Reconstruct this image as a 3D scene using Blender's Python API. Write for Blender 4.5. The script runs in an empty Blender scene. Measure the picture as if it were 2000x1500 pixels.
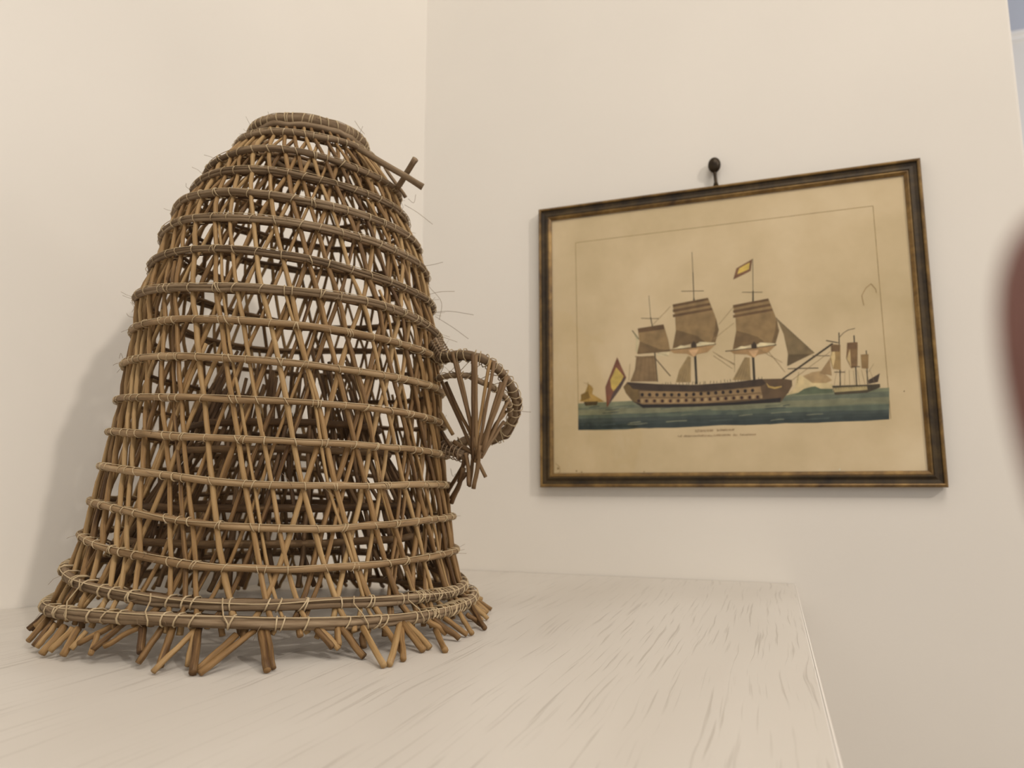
import bpy, bmesh, math, random
from mathutils import Vector, Matrix, noise

S = bpy.context.scene
COL = S.collection

# ------------------------------------------------------------------ camera
CAM_H = 0.13                      # above the tabletop (tabletop is z = 0)
PITCH = math.radians(8.2335)
YAW = math.radians(19.698)
cam_data = bpy.data.cameras.new('camera')
cam = bpy.data.objects.new('camera', cam_data)
COL.objects.link(cam)
cam.location = (0.0, 0.0, CAM_H)
cam.rotation_euler = (math.pi / 2 + PITCH, 0.0, YAW)
cam_data.sensor_width = 36.0
cam_data.lens = 36.0 * 1396.0 / 2000.0
cam_data.clip_start = 0.005
cam_data.dof.use_dof = True
cam_data.dof.focus_distance = 0.59
cam_data.dof.aperture_fstop = 7.0
S.camera = cam

# ------------------------------------------------------------------ light
world = bpy.data.worlds.new('room_ambient')
S.world = world
world.use_nodes = True
bg = world.node_tree.nodes['Background']
bg.inputs[0].default_value = (1.0, 0.975, 0.95, 1)
bg.inputs[1].default_value = 0.62

def lamp(name, loc, target, size, power, color):
    d = bpy.data.lights.new(name, 'AREA')
    d.shape = 'DISK'
    d.size = size
    d.energy = power
    d.color = color
    o = bpy.data.objects.new(name, d)
    COL.objects.link(o)
    o.location = loc
    o.rotation_euler = (Vector(target) - Vector(loc)).to_track_quat('-Z', 'Y').to_euler()
    return o

lamp('ceiling_spot', (3.05, -1.21, 2.45), (-0.3, 0.8, 0.2), 0.20, 50.0, (1.0, 0.91, 0.82))
lamp('ceiling_lamp', (0.6, -0.6, 2.55), (0.6, -0.6, 0.0), 1.5, 36.0, (1.0, 0.93, 0.85))
lamp('passage_fill', (4.2, 3.0, 1.4), (1.2, 4.1, 1.9), 1.3, 75.0, (1.0, 0.96, 0.93))  # unseen lamp, added to brighten the far room

S.view_settings.view_transform = 'Standard'
S.view_settings.look = 'None'
S.view_settings.gamma = 1.0
S.view_settings.use_curve_mapping = False
S.view_settings.exposure = 0.0

# ------------------------------------------------------------------ helpers
random.seed(7)

def lin(c):
    def f(x):
        x /= 255.0
        return x / 12.92 if x <= 0.04045 else ((x + 0.055) / 1.055) ** 2.4
    return tuple(f(x) for x in c[:3])

def link(name, me, parent=None, mats=()):
    o = bpy.data.objects.new(name, me)
    COL.objects.link(o)
    for m in mats:
        me.materials.append(m)
    if parent is not None:
        o.parent = parent
    return o

def empty(name, loc, label, cat):
    o = bpy.data.objects.new(name, None)
    COL.objects.link(o)
    o.empty_display_size = 0.05
    o.location = loc
    o['label'] = label
    o['category'] = cat
    return o

class Geo:
    def __init__(self):
        self.v, self.f, self.uv, self.m = [], [], [], []

    def quad(self, idx, uvs=None, m=0):
        self.f.append(tuple(idx))
        self.uv.append(uvs or [(0, 0)] * len(idx))
        self.m.append(m)

    def tube(self, pts, rad, sides=8, closed=False, caps=True, m=0, u0=0.0):
        """tube along pts (Vectors); rad is a number or one radius per point"""
        n = len(pts)
        if not isinstance(rad, (list, tuple)):
            rad = [rad] * n
        base = len(self.v)
        tang = []
        for i in range(n):
            a = pts[i - 1] if (i > 0 or closed) else pts[0]
            b = pts[(i + 1) % n] if (i < n - 1 or closed) else pts[-1]
            t = b - a
            tang.append(t.normalized() if t.length > 1e-9 else Vector((0, 0, 1)))
        ref = Vector((0, 0, 1)) if abs(tang[0].z) < 0.9 else Vector((1, 0, 0))
        nrm = (ref - tang[0] * ref.dot(tang[0])).normalized()
        L = [u0]
        for i in range(n):
            if i:
                nrm = (nrm - tang[i] * nrm.dot(tang[i])).normalized()
                L.append(L[-1] + (pts[i] - pts[i - 1]).length)
            bn = tang[i].cross(nrm)
            for k in range(sides):
                a = 2 * math.pi * k / sides
                self.v.append(pts[i] + (nrm * math.cos(a) + bn * math.sin(a)) * rad[i])
        rows = n if closed else n - 1
        for i in range(rows):
            j = (i + 1) % n
            ua = L[i]
            ub = L[j] if j else L[i] + (pts[0] - pts[-1]).length
            for k in range(sides):
                k2 = (k + 1) % sides
                self.quad((base + i * sides + k, base + i * sides + k2, base + j * sides + k2, base + j * sides + k),
                          [(ua, k / sides), (ua, (k + 1) / sides), (ub, (k + 1) / sides), (ub, k / sides)], m)
        if caps and not closed:
            self.quad([base + k for k in range(sides)][::-1], None, m)
            self.quad([base + (n - 1) * sides + k for k in range(sides)], None, m)

    def box(self, lo, hi, m=0):
        b = len(self.v)
        for z in (lo[2], hi[2]):
            for x, y in ((lo[0], lo[1]), (hi[0], lo[1]), (hi[0], hi[1]), (lo[0], hi[1])):
                self.v.append(Vector((x, y, z)))
        for f in ((3, 2, 1, 0), (4, 5, 6, 7), (0, 1, 5, 4), (1, 2, 6, 5), (2, 3, 7, 6), (3, 0, 4, 7)):
            self.quad([b + i for i in f], None, m)

    def prism(self, xy, z0, z1, m=0):
        b, n = len(self.v), len(xy)
        for z in (z0, z1):
            for x, y in xy:
                self.v.append(Vector((x, y, z)))
        self.quad([b + i for i in range(n)][::-1], None, m)
        self.quad([b + n + i for i in range(n)], None, m)
        for i in range(n):
            j = (i + 1) % n
            self.quad((b + i, b + j, b + n + j, b + n + i), None, m)

    def lathe(self, prof, origin, axis, seg=24, m=0):
        """prof: (radius, distance along axis)"""
        b = len(self.v)
        q = Vector(axis).to_track_quat('Z', 'Y')
        for r, h in prof:
            for k in range(seg):
                a = 2 * math.pi * k / seg
                self.v.append(Vector(origin) + q @ Vector((r * math.cos(a), r * math.sin(a), h)))
        for i in range(len(prof) - 1):
            for k in range(seg):
                k2 = (k + 1) % seg
                self.quad((b + i * seg + k, b + i * seg + k2, b + (i + 1) * seg + k2, b + (i + 1) * seg + k), None, m)
        self.quad([b + k for k in range(seg)][::-1], None, m)
        self.quad([b + (len(prof) - 1) * seg + k for k in range(seg)], None, m)

    def build(self, name, mats, parent=None, smooth=True, bevel=0.0):
        me = bpy.data.meshes.new(name)
        me.from_pydata([tuple(p) for p in self.v], [], self.f)
        uvl = me.uv_layers.new(name='UVMap')
        flat = [c for f in self.uv for c in f]
        uvl.data.foreach_set('uv', [x for c in flat for x in c])
        me.polygons.foreach_set('material_index', self.m)
        me.polygons.foreach_set('use_smooth', [smooth] * len(self.f))
        me.update()
        o = link(name, me, parent, mats if isinstance(mats, (list, tuple)) else (mats,))
        if bevel:
            bm = o.modifiers.new('bevel', 'BEVEL')
            bm.width = bevel
            bm.segments = 2
            bm.limit_method = 'ANGLE'
        return o

# ------------------------------------------------------------------ materials
def new_mat(name):
    m = bpy.data.materials.new(name)
    m.use_nodes = True
    nt = m.node_tree
    return m, nt, nt.nodes['Principled BSDF']

def N(nt, kind, **kw):
    n = nt.nodes.new(kind)
    for k, v in kw.items():
        if k.startswith('i_'):
            n.inputs[k[2:].replace('_', ' ')].default_value = v
        else:
            setattr(n, k, v)
    return n

def ramp(nt, stops):
    r = nt.nodes.new('ShaderNodeValToRGB')
    e = r.color_ramp.elements
    while len(e) < len(stops):
        e.new(0.5)
    for el, (p, c) in zip(e, stops):
        el.position = p
        el.color = (*c, 1)
    return r

def paint_mat(name, col, rough=0.75, bump=0.12, scale=160.0, mottling=0.03):
    m, nt, b = new_mat(name)
    tc = N(nt, 'ShaderNodeTexCoord')
    n1 = N(nt, 'ShaderNodeTexNoise', i_Scale=scale, i_Detail=4.0)
    n2 = N(nt, 'ShaderNodeTexNoise', i_Scale=2.2, i_Detail=3.0)
    nt.links.new(tc.outputs['Object'], n1.inputs['Vector'])
    nt.links.new(tc.outputs['Object'], n2.inputs['Vector'])
    r = ramp(nt, [(0.3, tuple(c * (1 - mottling) for c in col)), (0.7, tuple(min(1, c * (1 + mottling)) for c in col))])
    nt.links.new(n2.outputs['Fac'], r.inputs['Fac'])
    nt.links.new(r.outputs['Color'], b.inputs['Base Color'])
    bp = N(nt, 'ShaderNodeBump', i_Strength=bump, i_Distance=0.0008)
    nt.links.new(n1.outputs['Fac'], bp.inputs['Height'])
    nt.links.new(bp.outputs['Normal'], b.inputs['Normal'])
    b.inputs['Roughness'].default_value = rough
    b.inputs['Specular IOR Level'].default_value = 0.25
    return m

def cane_mat(name, dark, mid, light, rough=0.62, spread=0.5, fine=90.0, bark=0.0):
    """split cane or bark: long fibres along the stick, every stick a bit different"""
    m, nt, b = new_mat(name)
    uv = N(nt, 'ShaderNodeUVMap')
    info = N(nt, 'ShaderNodeObjectInfo')
    off = N(nt, 'ShaderNodeVectorMath', operation='SCALE')
    comb = N(nt, 'ShaderNodeCombineXYZ')
    mul = N(nt, 'ShaderNodeMath', operation='MULTIPLY', i_Value=1.0)
    mul.inputs[1].default_value = 37.0
    nt.links.new(info.outputs['Random'], mul.inputs[0])
    nt.links.new(mul.outputs[0], comb.inputs['Z'])
    mp = N(nt, 'ShaderNodeMapping')
    mp.inputs['Scale'].default_value = (fine * 0.35, 7.0, 1.0)
    nt.links.new(uv.outputs['UV'], mp.inputs['Vector'])
    add = N(nt, 'ShaderNodeVectorMath', operation='ADD')
    nt.links.new(mp.outputs['Vector'], add.inputs[0])
    nt.links.new(comb.outputs['Vector'], add.inputs[1])
    fib = N(nt, 'ShaderNodeTexNoise', i_Scale=1.0, i_Detail=6.0, i_Roughness=0.62)
    nt.links.new(add.outputs[0], fib.inputs['Vector'])
    mp2 = N(nt, 'ShaderNodeMapping')
    mp2.inputs['Scale'].default_value = (14.0, 1.2, 1.0)
    nt.links.new(uv.outputs['UV'], mp2.inputs['Vector'])
    add2 = N(nt, 'ShaderNodeVectorMath', operation='ADD')
    nt.links.new(mp2.outputs['Vector'], add2.inputs[0])
    nt.links.new(comb.outputs['Vector'], add2.inputs[1])
    blot = N(nt, 'ShaderNodeTexNoise', i_Scale=1.0, i_Detail=3.0)
    nt.links.new(add2.outputs[0], blot.inputs['Vector'])
    mixf = N(nt, 'ShaderNodeMath', operation='MULTIPLY_ADD')
    nt.links.new(fib.outputs['Fac'], mixf.inputs[0])
    mixf.inputs[1].default_value = 0.75
    sub = N(nt, 'ShaderNodeMath', operation='MULTIPLY_ADD')
    nt.links.new(blot.outputs['Fac'], sub.inputs[0])
    sub.inputs[1].default_value = 0.55
    sh = N(nt, 'ShaderNodeMath', operation='MULTIPLY_ADD')
    nt.links.new(info.outputs['Random'], sh.inputs[0])
    sh.inputs[1].default_value = spread * 0.5
    sh.inputs[2].default_value = -spread * 0.25 - 0.14
    nt.links.new(sh.outputs[0], sub.inputs[2])
    nt.links.new(sub.outputs[0], mixf.inputs[2])
    r = ramp(nt, [(0.22, dark), (0.5, mid), (0.78, light)])
    nt.links.new(mixf.outputs[0], r.inputs['Fac'])
    nt.links.new(r.outputs['Color'], b.inputs['Base Color'])
    bp = N(nt, 'ShaderNodeBump', i_Strength=0.35 + bark, i_Distance=0.0006)
    nt.links.new(fib.outputs['Fac'], bp.inputs['Height'])
    nt.links.new(bp.outputs['Normal'], b.inputs['Normal'])
    b.inputs['Roughness'].default_value = rough
    b.inputs['Specular IOR Level'].default_value = 0.3
    return m

M_wall = paint_mat('cream_wall_paint', (0.79, 0.745, 0.672), 0.8)
M_wall_far = paint_mat('pale_grey_wall_paint', (0.74, 0.72, 0.68), 0.8)
M_ceiling = paint_mat('white_ceiling_paint', (0.80, 0.78, 0.74), 0.85)
M_ceiling_daylit = paint_mat('daylit_blue_grey_ceiling', (0.50, 0.55, 0.66), 0.85)  # cool daylight on the passage ceiling is put into this colour
M_floor = paint_mat('brown_floor', (0.20, 0.15, 0.11), 0.5)

M_cane = cane_mat('golden_brown_cane', (0.075, 0.036, 0.013), (0.262, 0.150, 0.057), (0.41, 0.268, 0.120), spread=0.85)
M_cane_shaded = cane_mat('shaded_brown_cane', (0.04, 0.020, 0.009), (0.13, 0.072, 0.031), (0.25, 0.155, 0.074), spread=0.6)  # same cane darkened; shade inside the basket is put into the colour
M_hoop_tan = cane_mat('tan_hoop_cane', (0.12, 0.066, 0.026), (0.285, 0.182, 0.088), (0.42, 0.30, 0.168), spread=0.3)
M_hoop_grey = cane_mat('grey_brown_bark_hoop', (0.055, 0.034, 0.018), (0.19, 0.126, 0.070), (0.335, 0.245, 0.15), rough=0.8, spread=0.35, bark=0.35)
M_twine = cane_mat('pale_straw_twine', (0.26, 0.18, 0.095), (0.46, 0.35, 0.205), (0.62, 0.50, 0.33), rough=0.8, spread=0.2, fine=400.0)
M_fibre = cane_mat('dry_plant_fibre', (0.14, 0.09, 0.05), (0.26, 0.18, 0.11), (0.40, 0.30, 0.19), rough=0.8, spread=0.5)

def table_mat():
    m, nt, b = new_mat('white_wood_grain_laminate')
    tc = N(nt, 'ShaderNodeTexCoord')
    warp = N(nt, 'ShaderNodeTexNoise', i_Scale=1.0, i_Detail=2.0)
    mpw = N(nt, 'ShaderNodeMapping')
    mpw.inputs['Scale'].default_value = (6.0, 6.0, 1.0)
    nt.links.new(tc.outputs['Object'], mpw.inputs['Vector'])
    nt.links.new(mpw.outputs['Vector'], warp.inputs['Vector'])
    sc = N(nt, 'ShaderNodeMath', operation='MULTIPLY_ADD')
    nt.links.new(warp.outputs['Fac'], sc.inputs[0])
    sc.inputs[1].default_value = 0.016
    sc.inputs[2].default_value = -0.008
    cx = N(nt, 'ShaderNodeCombineXYZ')
    nt.links.new(sc.outputs[0], cx.inputs['X'])
    add = N(nt, 'ShaderNodeVectorMath', operation='ADD')
    nt.links.new(tc.outputs['Object'], add.inputs[0])
    nt.links.new(cx.outputs['Vector'], add.inputs[1])
    mp = N(nt, 'ShaderNodeMapping')
    mp.inputs['Scale'].default_value = (360.0, 7.5, 1.0)
    nt.links.new(add.outputs[0], mp.inputs['Vector'])
    g = N(nt, 'ShaderNodeTexNoise', i_Scale=1.0, i_Detail=2.5, i_Roughness=0.55)
    nt.links.new(mp.outputs['Vector'], g.inputs['Vector'])
    pores = ramp(nt, [(0.31, (0, 0, 0)), (0.42, (1, 1, 1))])
    nt.links.new(g.outputs['Fac'], pores.inputs['Fac'])
    mp3 = N(nt, 'ShaderNodeMapping')
    mp3.inputs['Scale'].default_value = (9.0, 1.6, 1.0)
    nt.links.new(add.outputs[0], mp3.inputs['Vector'])
    broad = N(nt, 'ShaderNodeTexNoise', i_Scale=1.0, i_Detail=3.0)
    nt.links.new(mp3.outputs['Vector'], broad.inputs['Vector'])
    mixc = N(nt, 'ShaderNodeMix', data_type='RGBA')
    mixc.inputs[6].default_value = (0.50, 0.46, 0.405, 1)
    cr = ramp(nt, [(0.3, (0.59, 0.548, 0.488)), (0.7, (0.645, 0.605, 0.545))])
    nt.links.new(broad.outputs['Fac'], cr.inputs['Fac'])
    nt.links.new(cr.outputs['Color'], mixc.inputs[7])
    nt.links.new(pores.outputs['Color'], mixc.inputs[0])
    nt.links.new(mixc.outputs[2], b.inputs['Base Color'])
    bp = N(nt, 'ShaderNodeBump', i_Strength=0.22, i_Distance=0.0005)
    nt.links.new(pores.outputs['Color'], bp.inputs['Height'])
    nt.links.new(bp.outputs['Normal'], b.inputs['Normal'])
    b.inputs['Roughness'].default_value = 0.42
    b.inputs['Specular IOR Level'].default_value = 0.35
    return m

M_table = table_mat()
M_table_edge = paint_mat('white_edge_band', (0.76, 0.72, 0.66), 0.45, 0.05)

def gilt_mat(name, a, b_, c, metallic, rough):
    m, nt, b = new_mat(name)
    tc = N(nt, 'ShaderNodeTexCoord')
    n = N(nt, 'ShaderNodeTexNoise', i_Scale=38.0, i_Detail=6.0, i_Roughness=0.65)
    nt.links.new(tc.outputs['Object'], n.inputs['Vector'])
    r = ramp(nt, [(0.3, a), (0.52, b_), (0.75, c)])
    nt.links.new(n.outputs['Fac'], r.inputs['Fac'])
    nt.links.new(r.outputs['Color'], b.inputs['Base Color'])
    b.inputs['Metallic'].default_value = metallic
    b.inputs['Roughness'].default_value = rough
    return m

M_gold = gilt_mat('worn_gilding', (0.07, 0.036, 0.012), (0.20, 0.115, 0.032), (0.34, 0.21, 0.065), 0.35, 0.45)
M_dark = gilt_mat('dark_bronze_stain', (0.018, 0.011, 0.004), (0.052, 0.031, 0.009), (0.10, 0.062, 0.019), 0.15, 0.6)
M_hook = gilt_mat('dark_brass', (0.02, 0.012, 0.005), (0.04, 0.025, 0.011), (0.07, 0.045, 0.02), 0.6, 0.4)

def paper_mat():
    m, nt, b = new_mat('foxed_print_paper')
    tc = N(nt, 'ShaderNodeTexCoord')
    n = N(nt, 'ShaderNodeTexNoise', i_Scale=6.5, i_Detail=5.0, i_Roughness=0.6)
    nt.links.new(tc.outputs['Object'], n.inputs['Vector'])
    r = ramp(nt, [(0.25, PAPER_DARK), (0.55, PAPER_MID), (0.8, PAPER_LIGHT)])
    nt.links.new(n.outputs['Fac'], r.inputs['Fac'])
    nt.links.new(r.outputs['Color'], b.inputs['Base Color'])
    b.inputs['Roughness'].default_value = 0.85
    b.inputs['Specular IOR Level'].default_value = 0.1
    return m

PAPER_DARK, PAPER_MID, PAPER_LIGHT = (0.55, 0.43, 0.245), (0.70, 0.555, 0.35), (0.80, 0.655, 0.445)
M_paper = paper_mat()

def ink_mat():
    m, nt, b = new_mat('hand_coloured_ink')
    at = N(nt, 'ShaderNodeVertexColor', layer_name='ink')
    tc = N(nt, 'ShaderNodeTexCoord')
    n = N(nt, 'ShaderNodeTexNoise', i_Scale=75.0, i_Detail=6.0)
    nt.links.new(tc.outputs['Object'], n.inputs['Vector'])
    r = ramp(nt, [(0.3, (0.74, 0.74, 0.74)), (0.7, (1.16, 1.15, 1.12))])
    nt.links.new(n.outputs['Fac'], r.inputs['Fac'])
    mx = N(nt, 'ShaderNodeMix', data_type='RGBA', blend_type='MULTIPLY')
    mx.inputs[0].default_value = 1.0
    nt.links.new(at.outputs['Color'], mx.inputs[6])
    nt.links.new(r.outputs['Color'], mx.inputs[7])
    nt.links.new(mx.outputs[2], b.inputs['Base Color'])
    b.inputs['Roughness'].default_value = 0.85
    b.inputs['Specular IOR Level'].default_value = 0.1
    return m

M_ink = ink_mat()

def glass_mat():
    m = bpy.data.materials.new('picture_glass')
    m.use_nodes = True
    nt = m.node_tree
    nt.nodes.clear()
    out = N(nt, 'ShaderNodeOutputMaterial')
    tr = N(nt, 'ShaderNodeBsdfTransparent')
    tr.inputs[0].default_value = (0.985, 0.985, 0.975, 1)
    gl = N(nt, 'ShaderNodeBsdfGlossy')
    gl.inputs['Roughness'].default_value = 0.03
    fr = N(nt, 'ShaderNodeFresnel', i_IOR=1.45)
    mx = N(nt, 'ShaderNodeMixShader')
    geo = N(nt, 'ShaderNodeNewGeometry')
    front = N(nt, 'ShaderNodeMath', operation='MULTIPLY_ADD')
    nt.links.new(geo.outputs['Backfacing'], front.inputs[0])
    front.inputs[1].default_value = -1.0
    front.inputs[2].default_value = 1.0
    fm = N(nt, 'ShaderNodeMath', operation='MULTIPLY')
    nt.links.new(fr.outputs[0], fm.inputs[0])
    nt.links.new(front.outputs[0], fm.inputs[1])
    nt.links.new(fm.outputs[0], mx.inputs[0])
    nt.links.new(tr.outputs[0], mx.inputs[1])
    nt.links.new(gl.outputs[0], mx.inputs[2])
    nt.links.new(mx.outputs[0], out.inputs[0])
    return m

M_glass = glass_mat()

def skin_mat():
    m, nt, b = new_mat('skin')
    tc = N(nt, 'ShaderNodeTexCoord')
    n = N(nt, 'ShaderNodeTexNoise', i_Scale=120.0, i_Detail=4.0)
    nt.links.new(tc.outputs['Object'], n.inputs['Vector'])
    r = ramp(nt, [(0.3, (0.17, 0.075, 0.066)), (0.7, (0.23, 0.105, 0.090))])
    nt.links.new(n.outputs['Fac'], r.inputs['Fac'])
    nt.links.new(r.outputs['Color'], b.inputs['Base Color'])
    b.inputs['Roughness'].default_value = 0.55
    return m

M_skin = skin_mat()

# ------------------------------------------------------------------ room
FLOOR_Z, CEIL_Z = -0.86, 2.60
WALL_Y = 1.075                         # face of the wall that carries the picture
KX = -0.55                             # inner corner
LX, LY = -0.785, 0.562                 # a point where the tabletop meets the left wall
WALL_END_X = 0.3405                    # free end of the picture wall
ldir = Vector((LX - KX, LY - WALL_Y, 0)).normalized()
lnorm = Vector((ldir.y, -ldir.x, 0))   # away from the room
if lnorm.x > 0:
    lnorm = -lnorm

def structure(o):
    o['kind'] = 'structure'
    return o

g = Geo()
g.box((-3.6, -3.0, FLOOR_Z - 0.05), (4.6, 4.5, FLOOR_Z))
structure(g.build('floor', M_floor, smooth=False))
g = Geo()
g.box((-3.6, -3.0, CEIL_Z), (4.2, 1.195, CEIL_Z + 0.05))
structure(g.build('ceiling', M_ceiling, smooth=False))
g = Geo()
g.box((-0.7, 1.195, CEIL_Z), (4.6, 4.5, CEIL_Z + 0.05))
structure(g.build('ceiling_passage', M_ceiling_daylit, smooth=False))
g = Geo()
g.box((KX - 0.10, WALL_Y, FLOOR_Z), (WALL_END_X, WALL_Y + 0.12, CEIL_Z))
structure(g.build('wall_right', M_wall, smooth=False, bevel=0.004))
g = Geo()
g.box((0.0, 0.0, FLOOR_Z), (4.2, 0.12, CEIL_Z))
wl = structure(g.build('wall_left', M_wall, smooth=False))
wl.location = (KX, WALL_Y, 0)
ang = math.atan2(ldir.y, ldir.x)
if Vector((-math.sin(ang), math.cos(ang), 0)).dot(lnorm) < 0:      # thickness goes away from the room
    for v in wl.data.vertices:
        v.co.y -= 0.12
wl.rotation_euler = (0, 0, ang)
FAR_Y = 4.33
g = Geo()
g.box((-0.7, FAR_Y, FLOOR_Z), (4.2, FAR_Y + 0.12, CEIL_Z))
structure(g.build('wall_passage', M_wall_far, smooth=False))
g = Geo()
for z0, z1, d in ((CEIL_Z - 0.05, CEIL_Z - 0.02, 0.012), (CEIL_Z - 0.02, CEIL_Z, 0.025)):
    g.box((-0.7, FAR_Y - d, z0), (4.2, FAR_Y, z1))
structure(g.build('trim_1', M_ceiling, smooth=False))

# ------------------------------------------------------------------ tabletop
TX, TF = 0.0245, -0.10                 # right edge, front edge
t_root = empty('sideboard', (-0.35, 0.48, FLOOR_Z), 'white wood-grained sideboard top fitted into the corner under the picture', 'sideboard')
off = Vector((-0.35, 0.48, FLOOR_Z))
gap = 0.0015
def left_x(y, inset=0.0):
    t = (y - WALL_Y) / ldir.y
    return KX + ldir.x * t + gap + inset
def tloc(pts):
    return [(x - off.x, y - off.y) for x, y in pts]
top_xy = [(left_x(TF), TF), (TX, TF), (TX, WALL_Y - gap), (left_x(WALL_Y - gap), WALL_Y - gap)]
g = Geo()
g.prism(tloc(top_xy), -FLOOR_Z - 0.028, -FLOOR_Z)
g.build('top_panel', M_table, t_root, smooth=False, bevel=0.0012)
g = Geo()
g.box((TX - off.x + 0.0001, TF - off.y, -FLOOR_Z - 0.028), (TX - off.x + 0.0013, WALL_Y - gap - off.y, -FLOOR_Z - 0.0006))
g.build('edge_band', M_table_edge, t_root, smooth=False)
g = Geo()
g.box((TX - 0.022 - off.x, TF + 0.02 - off.y, 0.0), (TX - 0.004 - off.x, WALL_Y - gap - off.y, -FLOOR_Z - 0.028))
g.build('side_panel', M_table, t_root, smooth=False)
xl = left_x(TF + 0.08) + 0.002
nd = 3
wd = (TX - 0.024 - xl) / nd
for k in range(nd):
    g = Geo()
    g.box((xl + k * wd + 0.002 - off.x, TF + 0.02 - off.y, 0.07), (xl + (k + 1) * wd - 0.002 - off.x, TF + 0.038 - off.y, -FLOOR_Z - 0.032))
    d = g.build('door', M_table, t_root, smooth=False, bevel=0.001)
g = Geo()
g.box((xl - off.x, TF + 0.06 - off.y, 0.0), (TX - 0.024 - off.x, TF + 0.075 - off.y, 0.066))
g.build('plinth', M_table, t_root, smooth=False)

# ------------------------------------------------------------------ basket
BX, BY = -0.4774, 0.6264
RINGS = [  # centre x, centre y, height, radius, then tilt and waviness of the hoop
    (0.0153, -0.0021, 0.4818, 0.0755, -0.0023, -0.0002, 0.0019, -0.0001, 0.0011, 0.0020),
    (0.0143, -0.0020, 0.4489, 0.1009, -0.0041, -0.0009, 0.0017, 0.0003, -0.0017, 0.0027),
    (0.0134, -0.0019, 0.4223, 0.1116, -0.0061, -0.0021, -0.0004, -0.0004, 0.0006, 0.0018),
    (0.0125, -0.0017, 0.3936, 0.1263, -0.0082, -0.0035, -0.0015, 0.0000, 0.0017, 0.0007),
    (0.0116, -0.0016, 0.3662, 0.1361, -0.0086, -0.0044, -0.0010, 0.0001, 0.0010, 0.0001),
    (0.0106, -0.0015, 0.3325, 0.1437, -0.0093, -0.0052, -0.0011, 0.0013, -0.0006, 0.0007),
    (0.0095, -0.0013, 0.2992, 0.1528, -0.0078, -0.0043, -0.0022, 0.0004, 0.0013, -0.0034),
    (0.0086, -0.0012, 0.2698, 0.1539, -0.0072, -0.0032, -0.0006, 0.0003, 0.0005, -0.0004),
    (0.0075, -0.0010, 0.2373, 0.1582, -0.0074, -0.0026, -0.0005, 0.0013, -0.0002, -0.0002),
    (0.0065, -0.0009, 0.2037, 0.1611, -0.0073, -0.0016, -0.0009, -0.0003, 0.0008, -0.0015),
    (0.0055, -0.0008, 0.1729, 0.1649, -0.0091, -0.0004, -0.0011, 0.0006, 0.0007, -0.0017),
    (0.0045, -0.0006, 0.1414, 0.1688, -0.0110, 0.0016, -0.0007, -0.0004, 0.0029, -0.0001),
    (0.0035, -0.0005, 0.1095, 0.1742, -0.0126, 0.0023, -0.0000, -0.0006, 0.0033, 0.0006),
    (0.0024, -0.0003, 0.0771, 0.1789, -0.0128, 0.0012, -0.0005, -0.0000, 0.0033, -0.0004),
    (0.0014, -0.0002, 0.0449, 0.1876, -0.0107, -0.0023, -0.0025, 0.0015, 0.0007, -0.0030),
    (0.0008, -0.0001, 0.0250, 0.1991, -0.0049, -0.0057, 0.0013, -0.0021, -0.0012, 0.0034),
]
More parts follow.
